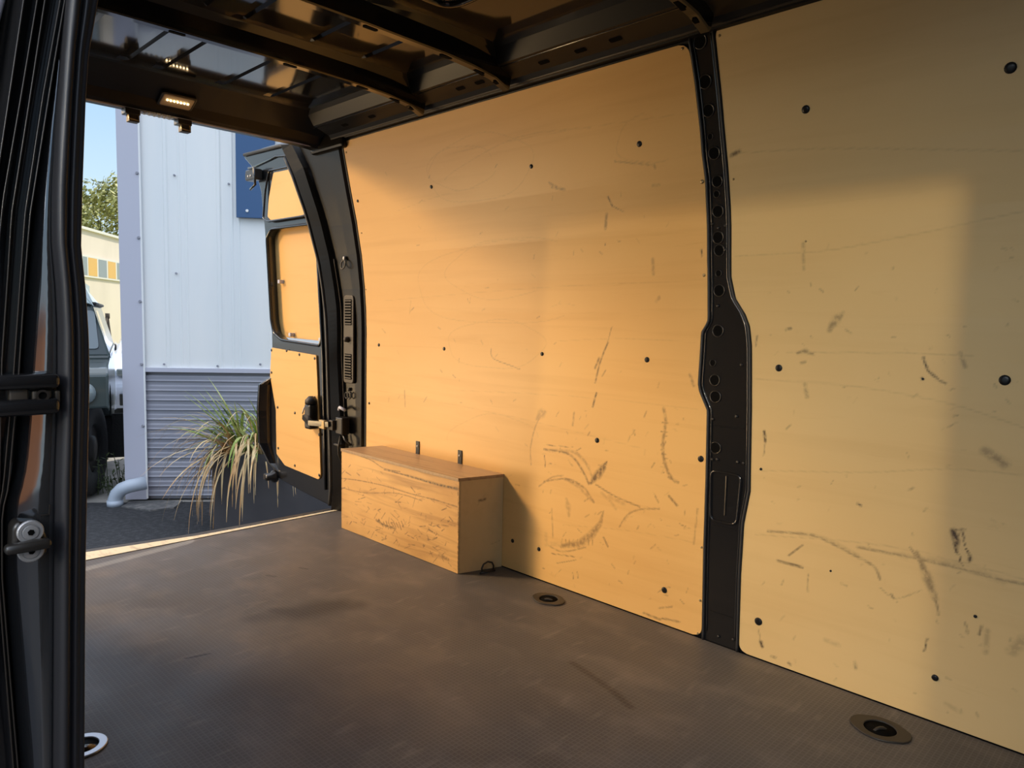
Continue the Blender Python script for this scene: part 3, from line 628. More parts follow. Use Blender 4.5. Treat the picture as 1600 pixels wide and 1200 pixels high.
q = jp(75, 800); MB().tube([(XJ+.003, q[1]-.005, q[2]-.006), (XJ+.003, q[1]+.004, q[2]-.006), (XJ+.003, q[1]+.005, q[2]+.006)], .001, 6).build('pressed_mark', M['rim'], jb)
# opened sliding door parked along the outside
sd = thing('sliding_door', 'grey sliding door parked behind the fluted black jamb at far left', 'door', (-1.7, .02, .2))
rows = []
for z in np.linspace(-.15, 1.85, 30):
    l_ = lean(z)*1.3; rows.append([(-1.10, .150+l_, z), (-1.05, .148+l_, z), (-1.03, .13+l_, z), (-1.03, .04+l_, z), (-1.10, .02+l_, z), (-2.35, .02+l_, z), (-2.35, .14+l_, z)])
MB().grid(rows, closed=True).build('door_body', mat('grey_door_paint', (.12, .13, .125), .3, 0, .5), sd, True)
MB().tube([(-1.022, .140+lean(z)*1.3, z) for z in np.linspace(-.1, 1.8, 30)], .007, 8).build('door_edge_seal', M['trimm'], sd, True)

# ------------------------------------------------------------------ plywood linings with caps
def screws(root, pts, r=.0075, name='panel_fixing', m=None):
    for p in pts:
        x, y = p[0], p[1]; rr = p[2] if len(p) > 2 else r
        X, Z = wp(x, y); nrm = Vector((0, -1, (P(Z+.01)-P(Z-.01))/.02)).normalized()
        MB().lathe([(rr, 0), (rr, .0012), (rr*.82, .0028), (rr*.4, .0034)], (X, P(Z), Z), nrm, 14).build(name, m or M['ribpaint'], root, True)
ra = thing('plywood_lining_panel', 'large orange-toned plywood wall sheet behind the low box, with arc-shaped black scuffs', 'panel', (-2, 1.96, 0))
z0 = .004
lining('panel_sheet', lambda z: -2.895+corner(z, z0, ZT, .02)*(z > .5), lambda z: pA_r(z)-corner(z, z0, ZT, .03), z0, ZT, strokesA(), M['ply'], ra)
screws(ra, [(674, 292), (830, 260), (999, 225, .009), (559, 314, .0065), (592, 539), (694, 545), (847, 553), (1011, 562, .009), (933, 688, .009), (1095, 717, .010), (801, 845, .008), (842, 858, .008), (1038, 922, .010), (577, 630, .006)])
screws(ra, [(1066, 76, .004), (541, 238, .004), (565, 364, .003), (572, 452, .003), (1096, 855, .004), (1094, 938, .004), (1090, 990, .004), (1100, 430, .005), (1097, 284, .006)], name='small_screw', m=M['brass'])
rb = thing('plywood_lining_panel', 'plywood wall sheet right of the holed black pillar, with a torn veneer patch', 'panel', (-.3, 1.96, 0))
lining('panel_sheet', lambda z: pB_l(z)+corner(z, z0, 1.775, .025), lambda z: XF, z0, 1.772, strokesB(), M['ply2'], rb)
screws(rb, [(1259, 171, .0105), (1579, 106, .012), (1217, 575, .010), (1570, 594, .012), (1185, 971, .0115), (1461, 1059, .008), (1189, 733, .004), (1442, 592, .003), (1524, 963, .004), (1298, 892, .003)])
screws(rb, [(1124, 56, .004), (1146, 280, .003), (1259, 377, .003)], name='small_screw', m=M['brass'])

# ------------------------------------------------------------------ wheel-arch box
bxr = thing('wooden_box', 'low scratched plywood box on the floor against the left wall', 'box', (-2.4, 1.86, 0))
BX0, BX1, BY, BH = -2.815, -2.004, 1.772, .372
def facegrid(name, fn, nu, nv, strokes_uv, m, parent, edge=None):
    u = np.linspace(0, 1, nu); v = np.linspace(0, 1, nv); U, V_ = np.meshgrid(u, v); D = seg_field(U*edge[0], V_*edge[1], strokes_uv) if strokes_uv else np.zeros_like(U)
    pts = [fn(a, b) for a, b in zip(U.ravel(), V_.ravel())]; idx = np.arange(nu*nv).reshape(nv, nu)
    F = np.stack([idx[:-1, :-1], idx[:-1, 1:], idx[1:, 1:], idx[1:, :-1]], -1).reshape(-1, 4)
    me = bpy.data.meshes.new(name); ringi = np.concatenate([idx[0, :], idx[1:, -1], idx[-1, -2::-1], idx[-2:0:-1, 0]])
    k = len(pts); n_ = len(ringi); back = [fn(*(float(U.ravel()[i]), float(V_.ravel()[i])), .012) for i in ringi]
    Fs = [(int(ringi[(i+1) % n_]), int(ringi[i]), k+i, k+(i+1) % n_) for i in range(n_)]
    me.from_pydata([tuple(map(float, p)) for p in pts+back], [], F.tolist()+Fs)
    a = me.attributes.new('dirt', 'FLOAT', 'POINT'); a.data.foreach_set('value', np.concatenate([D.ravel(), np.full(n_, .3)]).astype(np.float32))
    bm = bmesh.new(); bm.from_mesh(me); bmesh.ops.recalc_face_normals(bm, faces=bm.faces); bm.to_mesh(me); bm.free()
    return link(name, me, m, parent)
LX = BX1-BX0
def bfront(px, py): q = at(px, py, 1, BY); return (q[0]-BX0, q[2])
def bs():
    s = []; A = lambda p, w, a: s.append(([bfront(*q) for q in sm(p)], w, a))
    A([(600, 730), (640, 740), (680, 752), (718, 760)], [.002+.0002*i for i in range(16)], .75); A([(636, 739), (690, 754), (718, 761)], .005, .4)
    A([(533, 745), (560, 748), (600, 756), (640, 768), (680, 778), (716, 789)], .0018, .55); A([(533, 760), (570, 768), (620, 768), (660, 780)], .0016, .5)
    A([(556, 706), (580, 715), (600, 728), (625, 733)], .0018, .6); A([(588, 812), (600, 820), (618, 825)], .005, .55); A([(592, 812), (594, 816)], .005, .8)
    for i in range(9): A([(595+i*4, 815+rng.uniform(-2, 2)), (599+i*4, 825+rng.uniform(-3, 3))], .002, .6)
    for i in range(130):
        x, y = rng.uniform(536, 712), rng.uniform(0, 1); y0 = 706+(x-533)*.27; y1 = 822+(x-533)*.38; y = y0+8+(y1-y0-14)*y**.7
        a_ = rng.uniform(0, 3.14); L_ = rng.uniform(2, 11); s.append(([bfront(x, y), bfront(x+L_*math.cos(a_), y+L_*math.sin(a_))], rng.uniform(.0009, .0022), rng.uniform(.25, .65)))
    A([(686, 866), (700, 874)], .006, .4); A([(683, 820), (688, 823)], .002, .8); A([(650, 770), (645, 790)], .0015, .4); A([(610, 800), (622, 812)], .0015, .5)
    for k in range(16): A([(718-rng.uniform(0, 3), 765+k*8), (716, 770+k*8)], .003, .5)
    return s
BSTR = [(p, (np.array(w)*1.15).tolist() if isinstance(w, list) else w*1.2, min(1, a*1.5)) for p, w, a in bs()]
facegrid('front_board', lambda u, v, d=0: (BX0+LX*u, BY+d, .002+(BH-.014)*v), 280, 130, BSTR, M['boxply'], bxr, (LX, BH))
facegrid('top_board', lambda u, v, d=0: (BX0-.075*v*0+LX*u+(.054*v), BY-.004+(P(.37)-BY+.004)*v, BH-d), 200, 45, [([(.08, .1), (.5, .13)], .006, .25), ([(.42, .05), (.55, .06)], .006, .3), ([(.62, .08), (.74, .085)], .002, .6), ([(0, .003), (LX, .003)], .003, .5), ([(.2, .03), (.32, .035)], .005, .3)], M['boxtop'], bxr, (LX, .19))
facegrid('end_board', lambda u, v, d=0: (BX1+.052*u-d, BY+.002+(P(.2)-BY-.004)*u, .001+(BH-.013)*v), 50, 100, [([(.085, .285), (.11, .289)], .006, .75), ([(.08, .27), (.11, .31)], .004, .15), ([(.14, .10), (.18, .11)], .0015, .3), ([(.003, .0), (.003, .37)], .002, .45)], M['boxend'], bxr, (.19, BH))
MB().box((BX0+.006, (BY+1.95)/2, BH/2), (.012, 1.95-BY-.02, BH-.03)).build('end_board', M['boxend'], bxr)
for x, y in ((617, 0), (876, 0)): pass
for px, py in ((653, 706), (719, 722)):
    X, Z = wp(px, py+4)
    MB().box((X, P(Z)-.002, BH+.028), (.024, .004, .058)).build('bracket', M['rubber'], bxr, bevel=.001)
    MB().lathe([(.0055, 0), (.0055, .001), (.003, .003)], (X, P(Z)-.004, BH+.034), (0, -1, 0), 12).build('bracket_screw', M['steel'], bxr, True)
MB().tube([(BX0-.002, BY-.001, BH), (BX1, BY-.001, BH)], .0012, 4).build('edge_split', M['plyedge'], bxr)

# ------------------------------------------------------------------ lashing points
def lash(loc, r, m, label, rot, eye=True):
    x, y = loc; o = thing('tie_down_ring', label, 'tie-down ring', (x, y, 0))
    out = [(x+r*1.12*math.cos(a)*(1.12 if abs(math.cos(a)) > .8 else 1), y+r*math.sin(a)) for a in np.linspace(0, 2*math.pi, 25)[:-1]] if eye else [(x+r*math.cos(a), y+r*math.sin(a)) for a in np.linspace(0, 2*math.pi, 41)[:-1]]
    ri = r*(.66 if eye else .64); inn = [(x+ri*math.cos(a), y+ri*math.sin(a)) for a in np.linspace(0, 2*math.pi, 33)[:-1]]
    plate('flange', out, [inn], .005, .002, lambda u, v, w: (u, v, .0022+w), m, o)
    MB().lathe([(ri*1.02, .001), (ri*.98, -.012), (ri*.85, -.03), (ri*.5, -.036), (.001, -.037)], (x, y, 0), (0, 0, 1), 28).build('cup', M['hole'] if eye else M['black'], o, True)
    o.children[-1].data.polygons.foreach_set('use_smooth', [True]*len(o.children[-1].data.polygons))
    if eye:
        MB().tube([(x+ri*.65*math.cos(a)*math.cos(rot), y+ri*.65*math.cos(a)*math.sin(rot), -.018+ri*.62*max(math.sin(a), -.4)) for a in np.linspace(0, 2*math.pi, 17)[:-1]], .004, 8, closed=True).build('ring', M['ring'], o, True)
        MB().box((x, y, -.018), (ri*1.9, .014, .008), rot+1.2).build('cross_pin', M['ring'], o, bevel=.002)
    return o
lash(HOLES[0][0], .050, M['ring'], 'recessed dark floor lashing ring just right of the wooden box', .5)
lash(HOLES[1][0], .055, M['ring'], 'recessed black floor lashing ring near the bottom right corner', 1.0)
lash(HOLES[2][0], .050, M['ringbright'], 'bright round metal lashing ring cup in the floor beside the door jamb', 0, False)
q = at(758, 893, 2, 0); q[0] += .014
dr = thing('d_ring', 'small upright dark D-ring on the floor against the box end', 'D-ring', (q[0], q[1], 0))
MB().tube([(q[0]+.004*sx, q[1]+.026*sx, z) for sx, z in ((-1, .004), (-1.05, .022), (-.75, .036), (0, .043), (.75, .036), (1.05, .022), (1, .004))], .0034, 8).build('ring', M['ring'], dr, True)
MB().tube([(q[0]-.005, q[1]-.033, .004), (q[0]+.005, q[1]+.033, .004)], .005, 8).build('hinge_bar', M['ring'], dr, True)

# ------------------------------------------------------------------ rear left pillar
rp = thing('trim_10', None, None, (-3.0, 1.95, 0), kind='structure')
pil_l = line_y = None
def xfun(pts, yv):
    q_ = sorted([(at(x, y, 1, yv)[2], at(x, y, 1, yv)[0]) for x, y in pts]); zs = [a for a, b in q_]; xs = [b for a, b in q_]
    return lambda z: float(np.interp(z, zs, xs))
tubex = xfun([(521, 785), (523, 760), (522, 700), (519, 600), (516, 500), (512, 420), (503, 330), (495, 280), (484, 240)], 1.93)
midx = xfun([(539, 785), (539, 700), (536, 640), (532, 560), (532, 480), (527, 400), (521, 330), (513, 270), (500, 228)], 1.94)
rows = []
for z in np.linspace(-.03, 1.80, 80):
    a, b = tubex(z)+.012, midx(z); c = -2.902; y = P(z)
    rows.append([(a, y-.045, z), (a+.006, y-.052, z), (b-.012, y-.030, z), (b, y-.016, z), (b+.006, y-.004, z), ((b+c)/2, y+.000, z), (c-.035, y+.000, z), (c-.028, y+.012, z), (c, y+.013, z)])
MB().grid(rows).build('pillar_skin', M['pillarblack'], rp, False)
MB().tube([(-2.899, P(z)+.002, z) for z in np.linspace(0, 1.76, 60)], .006, 6).build('edge_rubber', M['rubber'], rp, True)
MB().tube([(midx(z)+.004, P(z)-.014, z) for z in np.linspace(.4, 1.25, 30)], .0022, 6).build('pressed_bead', M['plastic'], rp, True)
MB().tube([(tubex(z)+.004, P(z)-.052, z) for z in np.linspace(.02, 1.74, 60)], .009, 8).build('door_seal', M['seal'], rp, True)
MB().box((-3.055, 1.955, 1.33), (.06, .004, .003)).build('pillar_seam', M['rim'], rp)
def vent(z0_, z1_, xc, w, groups, label):
    o = thing('air_vent', label, 'vent', (xc, 1.95, z0_))
    yb = 1.951
    plate('vent_frame', rounded([(xc-w/2, z0_), (xc+w/2, z0_), (xc+w/2, z1_), (xc-w/2, z1_)], .022), [], .012, .004, lambda u, v, ww: (u, yb-.001+ww-(u-xc)*.0, v), M['plastic'], o)
    for a, b in groups:
        MB().box((xc, yb-.0072, (a+b)/2), (w*.66, .0015, b-a)).build('vent_grille', M['hole'], o)
        nn = int((b-a)/.0135); t_ = MB()
        for i in range(nn): t_.box((xc, yb-.0095, a+(i+.5)*(b-a)/nn), (w*.68, .005, .0055))
        t_.build('vent_slats', M['plastic'], o)
    return o
v1 = vent(.645, 1.075, -3.03, .088, [(.93, 1.055), (.665, .79)], 'tall brown-black louvred vent plate on the rear pillar, with a knob between its grilles')
MB().lathe([(.014, 0), (.014, .008), (.011, .022), (.005, .026)], (-3.03, 1.946, .86), (0, -1, 0), 18).build('knob', M['plastic'], v1, True)
vent(.10, .275, -3.115+.03, .06, [(.115, .26)], 'small louvred vent low on the rear pillar, just left of the box')
hk = thing('lashing_eye', 'round hanging lashing eye high on the rear pillar above the tall vent', 'lashing eye', (-3.03, 1.93, 1.25))
hz = 1.25; hy = P(hz)-.006
MB().lathe([(.010, 0), (.010, .006), (.005, .010)], (-3.03, hy, hz), (0, -1, 0), 14).build('bolt', M['steel'], hk, True)
MB().tube([(-3.03+.019*math.cos(a), hy-.010+.004*math.sin(a), hz-.03+.021*math.sin(a)) for a in np.linspace(0, 2*math.pi, 19)[:-1]], .0035, 8, closed=True).build('ring', M['plastic'], hk, True)
hk2 = thing('lashing_eye', 'folded lashing eye on the rear pillar right under the tall vent', 'lashing eye', (-3.03, 1.94, .60))
MB().lathe([(.009, 0), (.009, .006), (.005, .010)], (-3.03, 1.952, .615), (0, -1, 0), 14).build('bolt', M['ring'], hk2, True)
for dx in (-.013, .013): MB().tube([(-3.03+dx+.012*math.cos(a), 1.942, .585+.015*math.sin(a)) for a in np.linspace(0, 2*math.pi, 15)[:-1]], .003, 8, closed=True).build('ring', M['ring'], hk2, True)
ct = thing('door_catch', 'black metal door-check catch low on the rear pillar above the box', 'door catch', (-3.03, 1.93, .42))
MB().box((-3.05, 1.925, .435), (.06, .045, .085)).build('catch_body', M['satin'], ct, bevel=.006)
MB().box((-3.095, 1.905, .435), (.035, .04, .05)).build('catch_jaw', M['ring'], ct, bevel=.003)
MB().tube([(-3.09, 1.93, .51), (-3.06, 1.915, .525), (-3.02, 1.92, .515)], .008, 8).build('catch_cap', M['trimm'], ct, True)
MB().tube([(-3.06, 1.92, .385), (-3.055, 1.905, .33), (-3.07, 1.915, .29), (-3.05, 1.92, .25)], .0045, 8).build('cable', M['ring'], ct, True)
MB().tube([(-3.05, 1.92, .40), (-3.0, 1.91, .37), (-2.985, 1.93, .345)], .006, 8).build('catch_lever', M['satin'], ct, True)
MB().box((-3.09, 1.925, .335), (.08, .03, .012)).build('catch_shelf', M['satin'], ct, bevel=.003)

# ------------------------------------------------------------------ open rear door
dr_ = thing('door_1', None, None, (-3.15, 1.95, 0), kind='structure'); YD = 1.93
def dp(px, py): q_ = at(px, py, 1, YD); return (q_[0], q_[2])
def dpd(px, py, y): q_ = at(px, py, 1, y); return (q_[0], q_[2])
outl = [dp(*p) for p in ((388, 243), (420, 232), (448, 224), (466, 224), (480, 232), (491, 252), (500, 290), (508, 350), (514, 430), (519, 540), (522, 640), (524, 740), (522, 788), (515, 791), (470, 768), (436, 749), (426, 733), (421, 705), (418, 600), (425, 588), (424, 520), (418, 440), (413, 360), (410, 300), (405, 270), (390, 250))]
wA = [dp(*p) for p in ((426, 268), (468, 259), (477, 265), (487, 328), (482, 338), (424, 347), (417, 342), (420, 300))]
wB = [dp(*p) for p in ((417, 372), (424, 358), (486, 350), (494, 358), (503, 528), (500, 540), (440, 531), (428, 520), (424, 500))]
plate('door_frame', outl, [rounded(wB, .02)], .05, .010, lambda u, v, w: (u, YD+.025+w-max(0, v-1.55)*.10, v), M['black'], dr_, False)
def dirty_plate(name, pts, y, bev, r=.012, parent=dr_):
    return plate(name, rounded(pts, r), [], .008, .001, lambda u, v, w: (u, y+w, v), M['plydoor'], parent)
dirty_plate('upper_panel', [dpd(x, y, YD-.02) for x, y in ((428, 270), (467, 262), (475, 267), (485, 329), (480, 336), (424, 344), (419, 339), (421, 310))], YD-.02, 0)
dirty_plate('middle_panel', [dpd(x, y, YD+.05) for x, y in ((424, 356), (497, 346), (506, 533), (436, 526), (428, 500))], YD+.052, 0, .02)
lowp = dirty_plate('lower_panel', [dp(*p) for p in ((426, 543), (496, 555), (498, 600), (500, 650), (503, 742), (500, 749), (447, 727), (434, 709), (433, 640), (424, 587))], YD-.004, 0, .012)
# pressed flanges round the middle opening and along the frame
MB().tube([(x, YD-.002, z) for x, z in rounded(wB, .02)], .007, 8, closed=True).build('opening_flange', M['black'], dr_, True)
MB().tube([(x, YD-.022, z) for x, z in rounded(wA, .02)], .006, 8, closed=True).build('opening_flange', M['trimm'] if 0 else M['black'], dr_, True)
q1 = [dp(*p) for p in ((392, 244), (448, 230), (466, 230), (478, 240), (488, 262), (500, 310), (507, 370), (512, 450), (516, 560), (519, 700), (519, 780))]
MB().tube([(x, YD-.006-max(0, z-1.55)*.10, z) for x, z in q1], .010, 8).build('door_seal', M['rubber'], dr_, True)
q1 = [dp(*p) for p in ((405, 262), (440, 246), (462, 244), (476, 254), (484, 280), (493, 330), (499, 420), (506, 560), (509, 700), (510, 765))]
MB().tube([(x, YD-.006-max(0, z-1.55)*.10, z) for x, z in q1], .006, 8).build('pressed_bead', M['black'], dr_, True)
for p in ((450, 548), (426.5, 547), (470, 554), (494, 560), (494, 621), (501, 679), (501, 742), (463, 727), (437, 700), (436, 636), (463, 645), (426.5, 582)):
    x, z = dp(*p); MB().lathe([(.0075, 0), (.0075, .002), (.004, .003)], (x, YD-.008, z), (0, -1, 0), 12).build('panel_fixing', M['satin'], dr_, True)
for p in ((452, 523), (499, 531), (435, 440)):
    x, z = dpd(*p, YD+.02); MB().box((x, YD+.035, z), (.022, .03, .02)).build('clip', M['trimm'], dr_, bevel=.002)
# grab handle, upper latch, bottom buffer, check arm
rows = []
for p in ((421, 588, .0), (416, 600, .05), (415, 640, .055), (416, 690, .05), (424, 722, .02), (430, 735, 0)):
    x, z = dp(p[0], p[1]); d = p[2]; rows.append([(x, YD+.01, z), (x, YD-d, z), (x+.030, YD-d-.006, z), (x+.045, YD-d*.3, z), (x+.05, YD+.01, z)])
MB().grid(rows).build('grab_handle', M['black'], dr_, bevel=.003)
x, z = dp(410, 276); MB().box((x, YD-.05, z), (.11, .05, .06)).build('upper_latch', M['satin'], dr_, bevel=.008)
MB().box((x-.05, YD-.05, z-.002), (.04, .035, .035)).build('latch_tongue', M['ring'], dr_, bevel=.003)
MB().tube([(x-.01, YD-.075, z+.035), (x+.055, YD-.075, z+.03), (x+.055, YD-.07, z-.06), (x, YD-.07, z-.08)], .007, 8).build('latch_guard', M['black'], dr_, True)
for d in (-.015, .012): MB().lathe([(.006, 0), (.006, .004)], (x+d, YD-.074, z-.008), (0, -1, 0), 10).build('latch_bolt', M['steel'], dr_)
x, z = dp(410, 548+0); 
x, z = dp(431, 744); MB().lathe([(.035, 0), (.035, .018), (.018, .035), (.018, .06)], (x, YD, z), (0, -1, 0), 16).build('bottom_latch', M['satin'], dr_, True, bevel=.0)
MB().box((x-.03, YD-.03, z-.005), (.05, .035, .035)).build('latch_tongue', M['ring'], dr_, bevel=.004)
a = Vector((dp(494, 650)[0], YD-.03, dp(494, 650)[1]))
MB().box(a, (.06, .05, .13)).build('check_bracket', M['satin'], dr_, bevel=.012)
MB().lathe([(.03, 0), (.03, .02), (.012, .04)], a+Vector((.0, .0, .065)), (0, 0, 1), 14).build('check_cap', M['ring'], dr_, True)
MB().tube([(a.x-.035, YD-.02, a.z+.045), (a.x-.06, YD-.035, a.z+.04), (a.x-.05, YD-.05, a.z+.01)], .004, 6).build('spring_hook', M['steel'], dr_, True)
MB().tube([a+Vector((-.01, -.03, 0)), a+Vector((.07, -.045, -.02)), Vector((-3.10, 1.885, .44))], .018, 4).build('check_arm', M['satin'], dr_)
MB().box((-3.145, 1.873, .435), (.05, .02, .045)).build('arm_sleeve', M['brass'], dr_, bevel=.004)

# ------------------------------------------------------------------ outside
G = -.62
def quad(name, pts, m, z, th=.02):
    t_ = MB(); n_ = len(pts); t_.add([(x, y, z) for x, y in pts]+[(x, y, z-th) for x, y in pts], [tuple(range(n_)), tuple(range(2*n_-1, n_-1, -1))]+[(i, i+n_, (i+1) % n_+n_, (i+1) % n_) for i in range(n_)])
    return tag(t_.build(name, m), kind='structure')
tv = Vector((.62, .78, 0)).normalized(); nv = Vector((.78, -.62, 0)).normalized(); B0 = Vector((-6.52, 2.015, G))
e0 = B0+nv*.02
quad('asphalt', [tuple((B0-tv*14+nv*.10)[:2]), tuple((B0+tv*12+nv*.10)[:2]), (8, 8), (10, -14), (-12, -14)], M['asphalt'], G)
quad('concrete_yard', [tuple((B0-tv*30+nv*.10)[:2]), tuple((B0+tv*12+nv*.10)[:2]), (-8, 30), (-30, 34), (-60, -10)], M['yard'], G-.012)
gp = at(165, 568, 2, G); gdir = Vector((-.8, .6, 0)).normalized()
g0 = Vector((gp[0], gp[1], 0)); gn = Vector((-.6, -.8, 0))
quad('lawn', [tuple((g0+Vector((-.27, -.96, 0))*20)[:2]), tuple((g0+Vector((.27, .96, 0))*14)[:2]), tuple((g0+Vector((-50, 25, 0)))[:2]), tuple((g0+Vector((-50, -20, 0)))[:2])], M['grass'], G+.004)
t = MB()
for i in range(1500):
    d = random.uniform(0, 9); s_ = random.uniform(-3, 3); b = g0+Vector((-.96, .27, 0))*d+Vector((.27, .96, 0))*s_; h = random.uniform(.08, .3); dx = random.uniform(-.06, .06)
    t.add([(b.x, b.y-.02, G), (b.x, b.y+.02, G), (b.x+dx, b.y+dx, G+h)], [(0, 1, 2)])
tag(t.build('grass_tufts', M['grass']), 'yellow-green rough grass at the foot of the far beige building', 'grass', kind='stuff')

# metal-clad building
bd = thing('clad_building', 'metal-clad building corner with white ribbed upper wall and grey horizontal lower boards', 'building', B0)
BT = 3.45
def bl(s, off, z): p = B0+tv*s+nv*off; return (p.x, p.y, z)
WD = 9.0
t = MB(); pts = []
for (s, off) in ((.14, -.02), (WD, -.02), (WD, -3.0), (.04, -3.0), (.04, -.02)): pts.append((s, off))
t.add([bl(s, o, G) for s, o in pts]+[bl(s, o, BT) for s, o in pts], [(i, (i+1) % 5, (i+1) % 5+5, i+5) for i in range(5)]+[(9, 8, 7, 6, 5)]); t.build('building_core', M['siding'], bd)
# ribbed upper cladding: profile along s
prof = []; s = .16
while s < WD:
    for ds, o in ((0, 0), (.175, 0), (.185, .012), (.205, .012), (.215, 0), (.29, 0), (.297, .005), (.305, .005), (.312, 0), (.345, 0), (.352, .005), (.36, .005), (.367, 0)): prof.append((s+ds, o))
    s += .42
t = MB(); t.grid([[bl(a, b+.01, .50) for a, b in prof], [bl(a, b+.01, BT) for a, b in prof]]); t.build('ribbed_cladding', M['white'], bd)
t = MB(); z = G+.03; rows = []
zz_ = []
while z < .47: zz_ += [(z, .004), (z+.004, .016), (z+.016, .010), (z+.040, .010), (z+.052, .004)]; z += .082
zz_ = [q_ for q_ in zz_ if q_[0] < .485]
t.grid([[bl(.14, o, z) for z, o in zz_], [bl(WD, o, z) for z, o in zz_]]); t.build('grey_boards', M['siding'], bd)
t = MB(); t.add([bl(a, b, z) for z in (.475, .51) for a, b in ((.14, .0), (.14, .035), (WD, .035), (WD, .0))], [(0, 1, 2, 3), (7, 6, 5, 4), (1, 5, 6, 2), (0, 4, 5, 1)]); t.build('flashing', M['trimm'], bd)
t = MB(); t.add([bl(a, b, z) for z in (G+.01, BT) for a, b in ((-.005, -.5), (-.005, .045), (.165, .045), (.165, .0))], [(0, 1, 5, 4), (1, 2, 6, 5), (2, 3, 7, 6)]); t.build('corner_trim', M['trimm'], bd)
MB().tube([bl(.168, .04, G+.02), bl(.168, .04, BT)], .008, 6).build('trim_edge', M['soffit'], bd)
for i in range(8):
    p = bl(.15, .047, -.5+i*.52); MB().lathe([(.014, 0), (.010, .01)], p, nv, 8).build('rivet', M['siding'], bd)
for sx, z in ((.75, .53), (.32, .54), (.43, 2.1), (.86, 2.05), (.43, 1.3), (.38, -.52), (1.1, .55)):
    MB().lathe([(.010, 0), (.008, .01)], bl(sx, .02, z), nv, 8).build('cladding_screw', M['siding'], bd)
bp_ = at(371, 341, 2, 0)
def sB(px, py):
    d = ray(px, py); tt = (np.array(B0)-CAM)@np.array(nv)/(d@np.array(nv)); q_ = CAM+d*tt; return (Vector(q_)-B0).dot(tv), q_[2]
s0, zb = sB(372, 341); s1, _ = sB(425, 341)
bs_ = thing('sign_board', 'plain blue board on the white ribbed wall, above the open rear door', 'board', bl(s0, .03, zb))
plate('board_face', [(s0, zb), (s1+.02, zb), (s1+.05, zb+1.2), (s0, zb+1.2)], [], .03, .003, lambda u, v, w: bl(u, .045+w, v), M['blue'], bs_)
MB().lathe([(.012, 0), (.012, .006)], bl(sB(389, 331)[0], .062, sB(389, 331)[1]), nv, 12).build('fixing', M['soffit'], bs_)
# slab at the wall foot
cs = [at(x, y, 2, G)[:2] for x, y in ((190, 793), (205, 785), (250, 784), (285, 785), (272, 795), (235, 799))]
t = MB(); n_ = len(cs); t.add([(a, b, G+.012) for a, b in cs]+[(a, b, G-.01) for a, b in cs], [tuple(range(n_))]+[(i, i+n_, (i+1) % n_+n_, (i+1) % n_) for i in range(n_)])
tag(t.build('drain_slab', M['slab']), 'rough grey concrete slab in the asphalt at the foot of the building', 'slab')
# pipe elbow
pc = at(180, 790, 2, G)
pe = thing('drain_pipe', 'pale blue-grey plastic pipe elbow by the building corner', 'pipe', (pc[0], pc[1], G))
c0 = Vector((pc[0], pc[1], G)); side = Vector(CR); side.z = 0; side.normalize()
MB().tube([c0, c0+Vector((0, 0, .05)), c0+side*.02+Vector((0, 0, .10)), c0+side*.06+Vector((0, 0, .14)), c0+side*.12+Vector((0, 0, .165)), c0+side*.22+Vector((0, 0, .18))+Vector((-.05, .05, 0))], .055, 18).build('elbow', M['pvc'], pe, True)
MB().tube([c0, c0+Vector((0, 0, .045))], .062, 18).build('socket', M['pvc'], pe, True)
# planter
pA = at(333, 712, 2, -.06); pA = Vector((pA[0], pA[1], 0)); pd = Vector((.55, .835, 0)).normalized(); pn = Vector((-.835, .55, 0))
pt = thing('planter', 'tall charcoal rectangular planter standing on the asphalt behind the rear doorway', 'planter', (pA.x, pA.y, G))
def pq(s, w, z): p = pA+pd*s+pn*w; return (p.x, p.y, z)
t = MB(); L_, w_, zt = 1.3, .42, -.06
o_ = [(0, 0), (L_, 0), (L_, w_), (0, w_)]; i_ = [(.03, .03), (L_-.03, .03), (L_-.03, w_-.03), (.03, w_-.03)]
V_ = [pq(a, b, G) for a, b in o_]+[pq(a, b, zt) for a, b in o_]+[pq(a, b, zt) for a, b in i_]+[pq(a, b, zt-.12) for a, b in i_]
F_ = [(i, (i+1) % 4, (i+1) % 4+4, i+4) for i in range(4)]+[(i+4, (i+1) % 4+4, (i+1) % 4+8, i+8) for i in range(4)]+[(i+8, (i+1) % 4+8, (i+1) % 4+12, i+12) for i in range(4)]
t.add(V_, F_); t.build('planter_shell', M['planter'], pt)
MB().add([pq(a, b, zt-.03) for a, b in i_], [(0, 1, 2, 3)]).build('soil', M['soil'], pt)
# strap-leaved plant
fp = thing('flax_plant', 'spiky strap-leaved plant in the planter, green upright and dry drooping blades', 'plant', pq(.28, .2, zt-.03))
sideV = pd; front = -pn
def blade(t_, base, az, el, L, droop, w):
    N_ = 9; p = Vector(base); d = (sideV*math.cos(az)+front*math.sin(az))*math.cos(el)+Vector((0, 0, 1))*math.sin(el); d.normalize(); L0 = []; R0 = []; C0 = []
    for i in range(N_+1):
        u_ = i/N_; sd_ = d.cross(Vector((0, 0, 1)))
        sd_ = sd_.normalized() if sd_.length > .05 else sideV.copy(); ww = w*(.55+.45*math.sin(min(u_*3, 1.57)))*(1-u_**2.2)+.0008
        nrm = sd_.cross(d).normalized(); L0.append(p-sd_*ww+nrm*ww*.35); R0.append(p+sd_*ww+nrm*ww*.35); C0.append(p.copy())
        p = p+d*(L/N_); d = (d+Vector((0, 0, -droop/N_))*(1+1.2*u_)).normalized()
    k = len(t_.v); t_.v += [tuple(q_) for tr in zip(L0, C0, R0) for q_ in tr]
    for i in range(N_): a_ = k+i*3; t_.f += [(a_, a_+1, a_+4, a_+3), (a_+1, a_+2, a_+5, a_+4)]
tg = MB(); td = MB(); R_ = math.radians
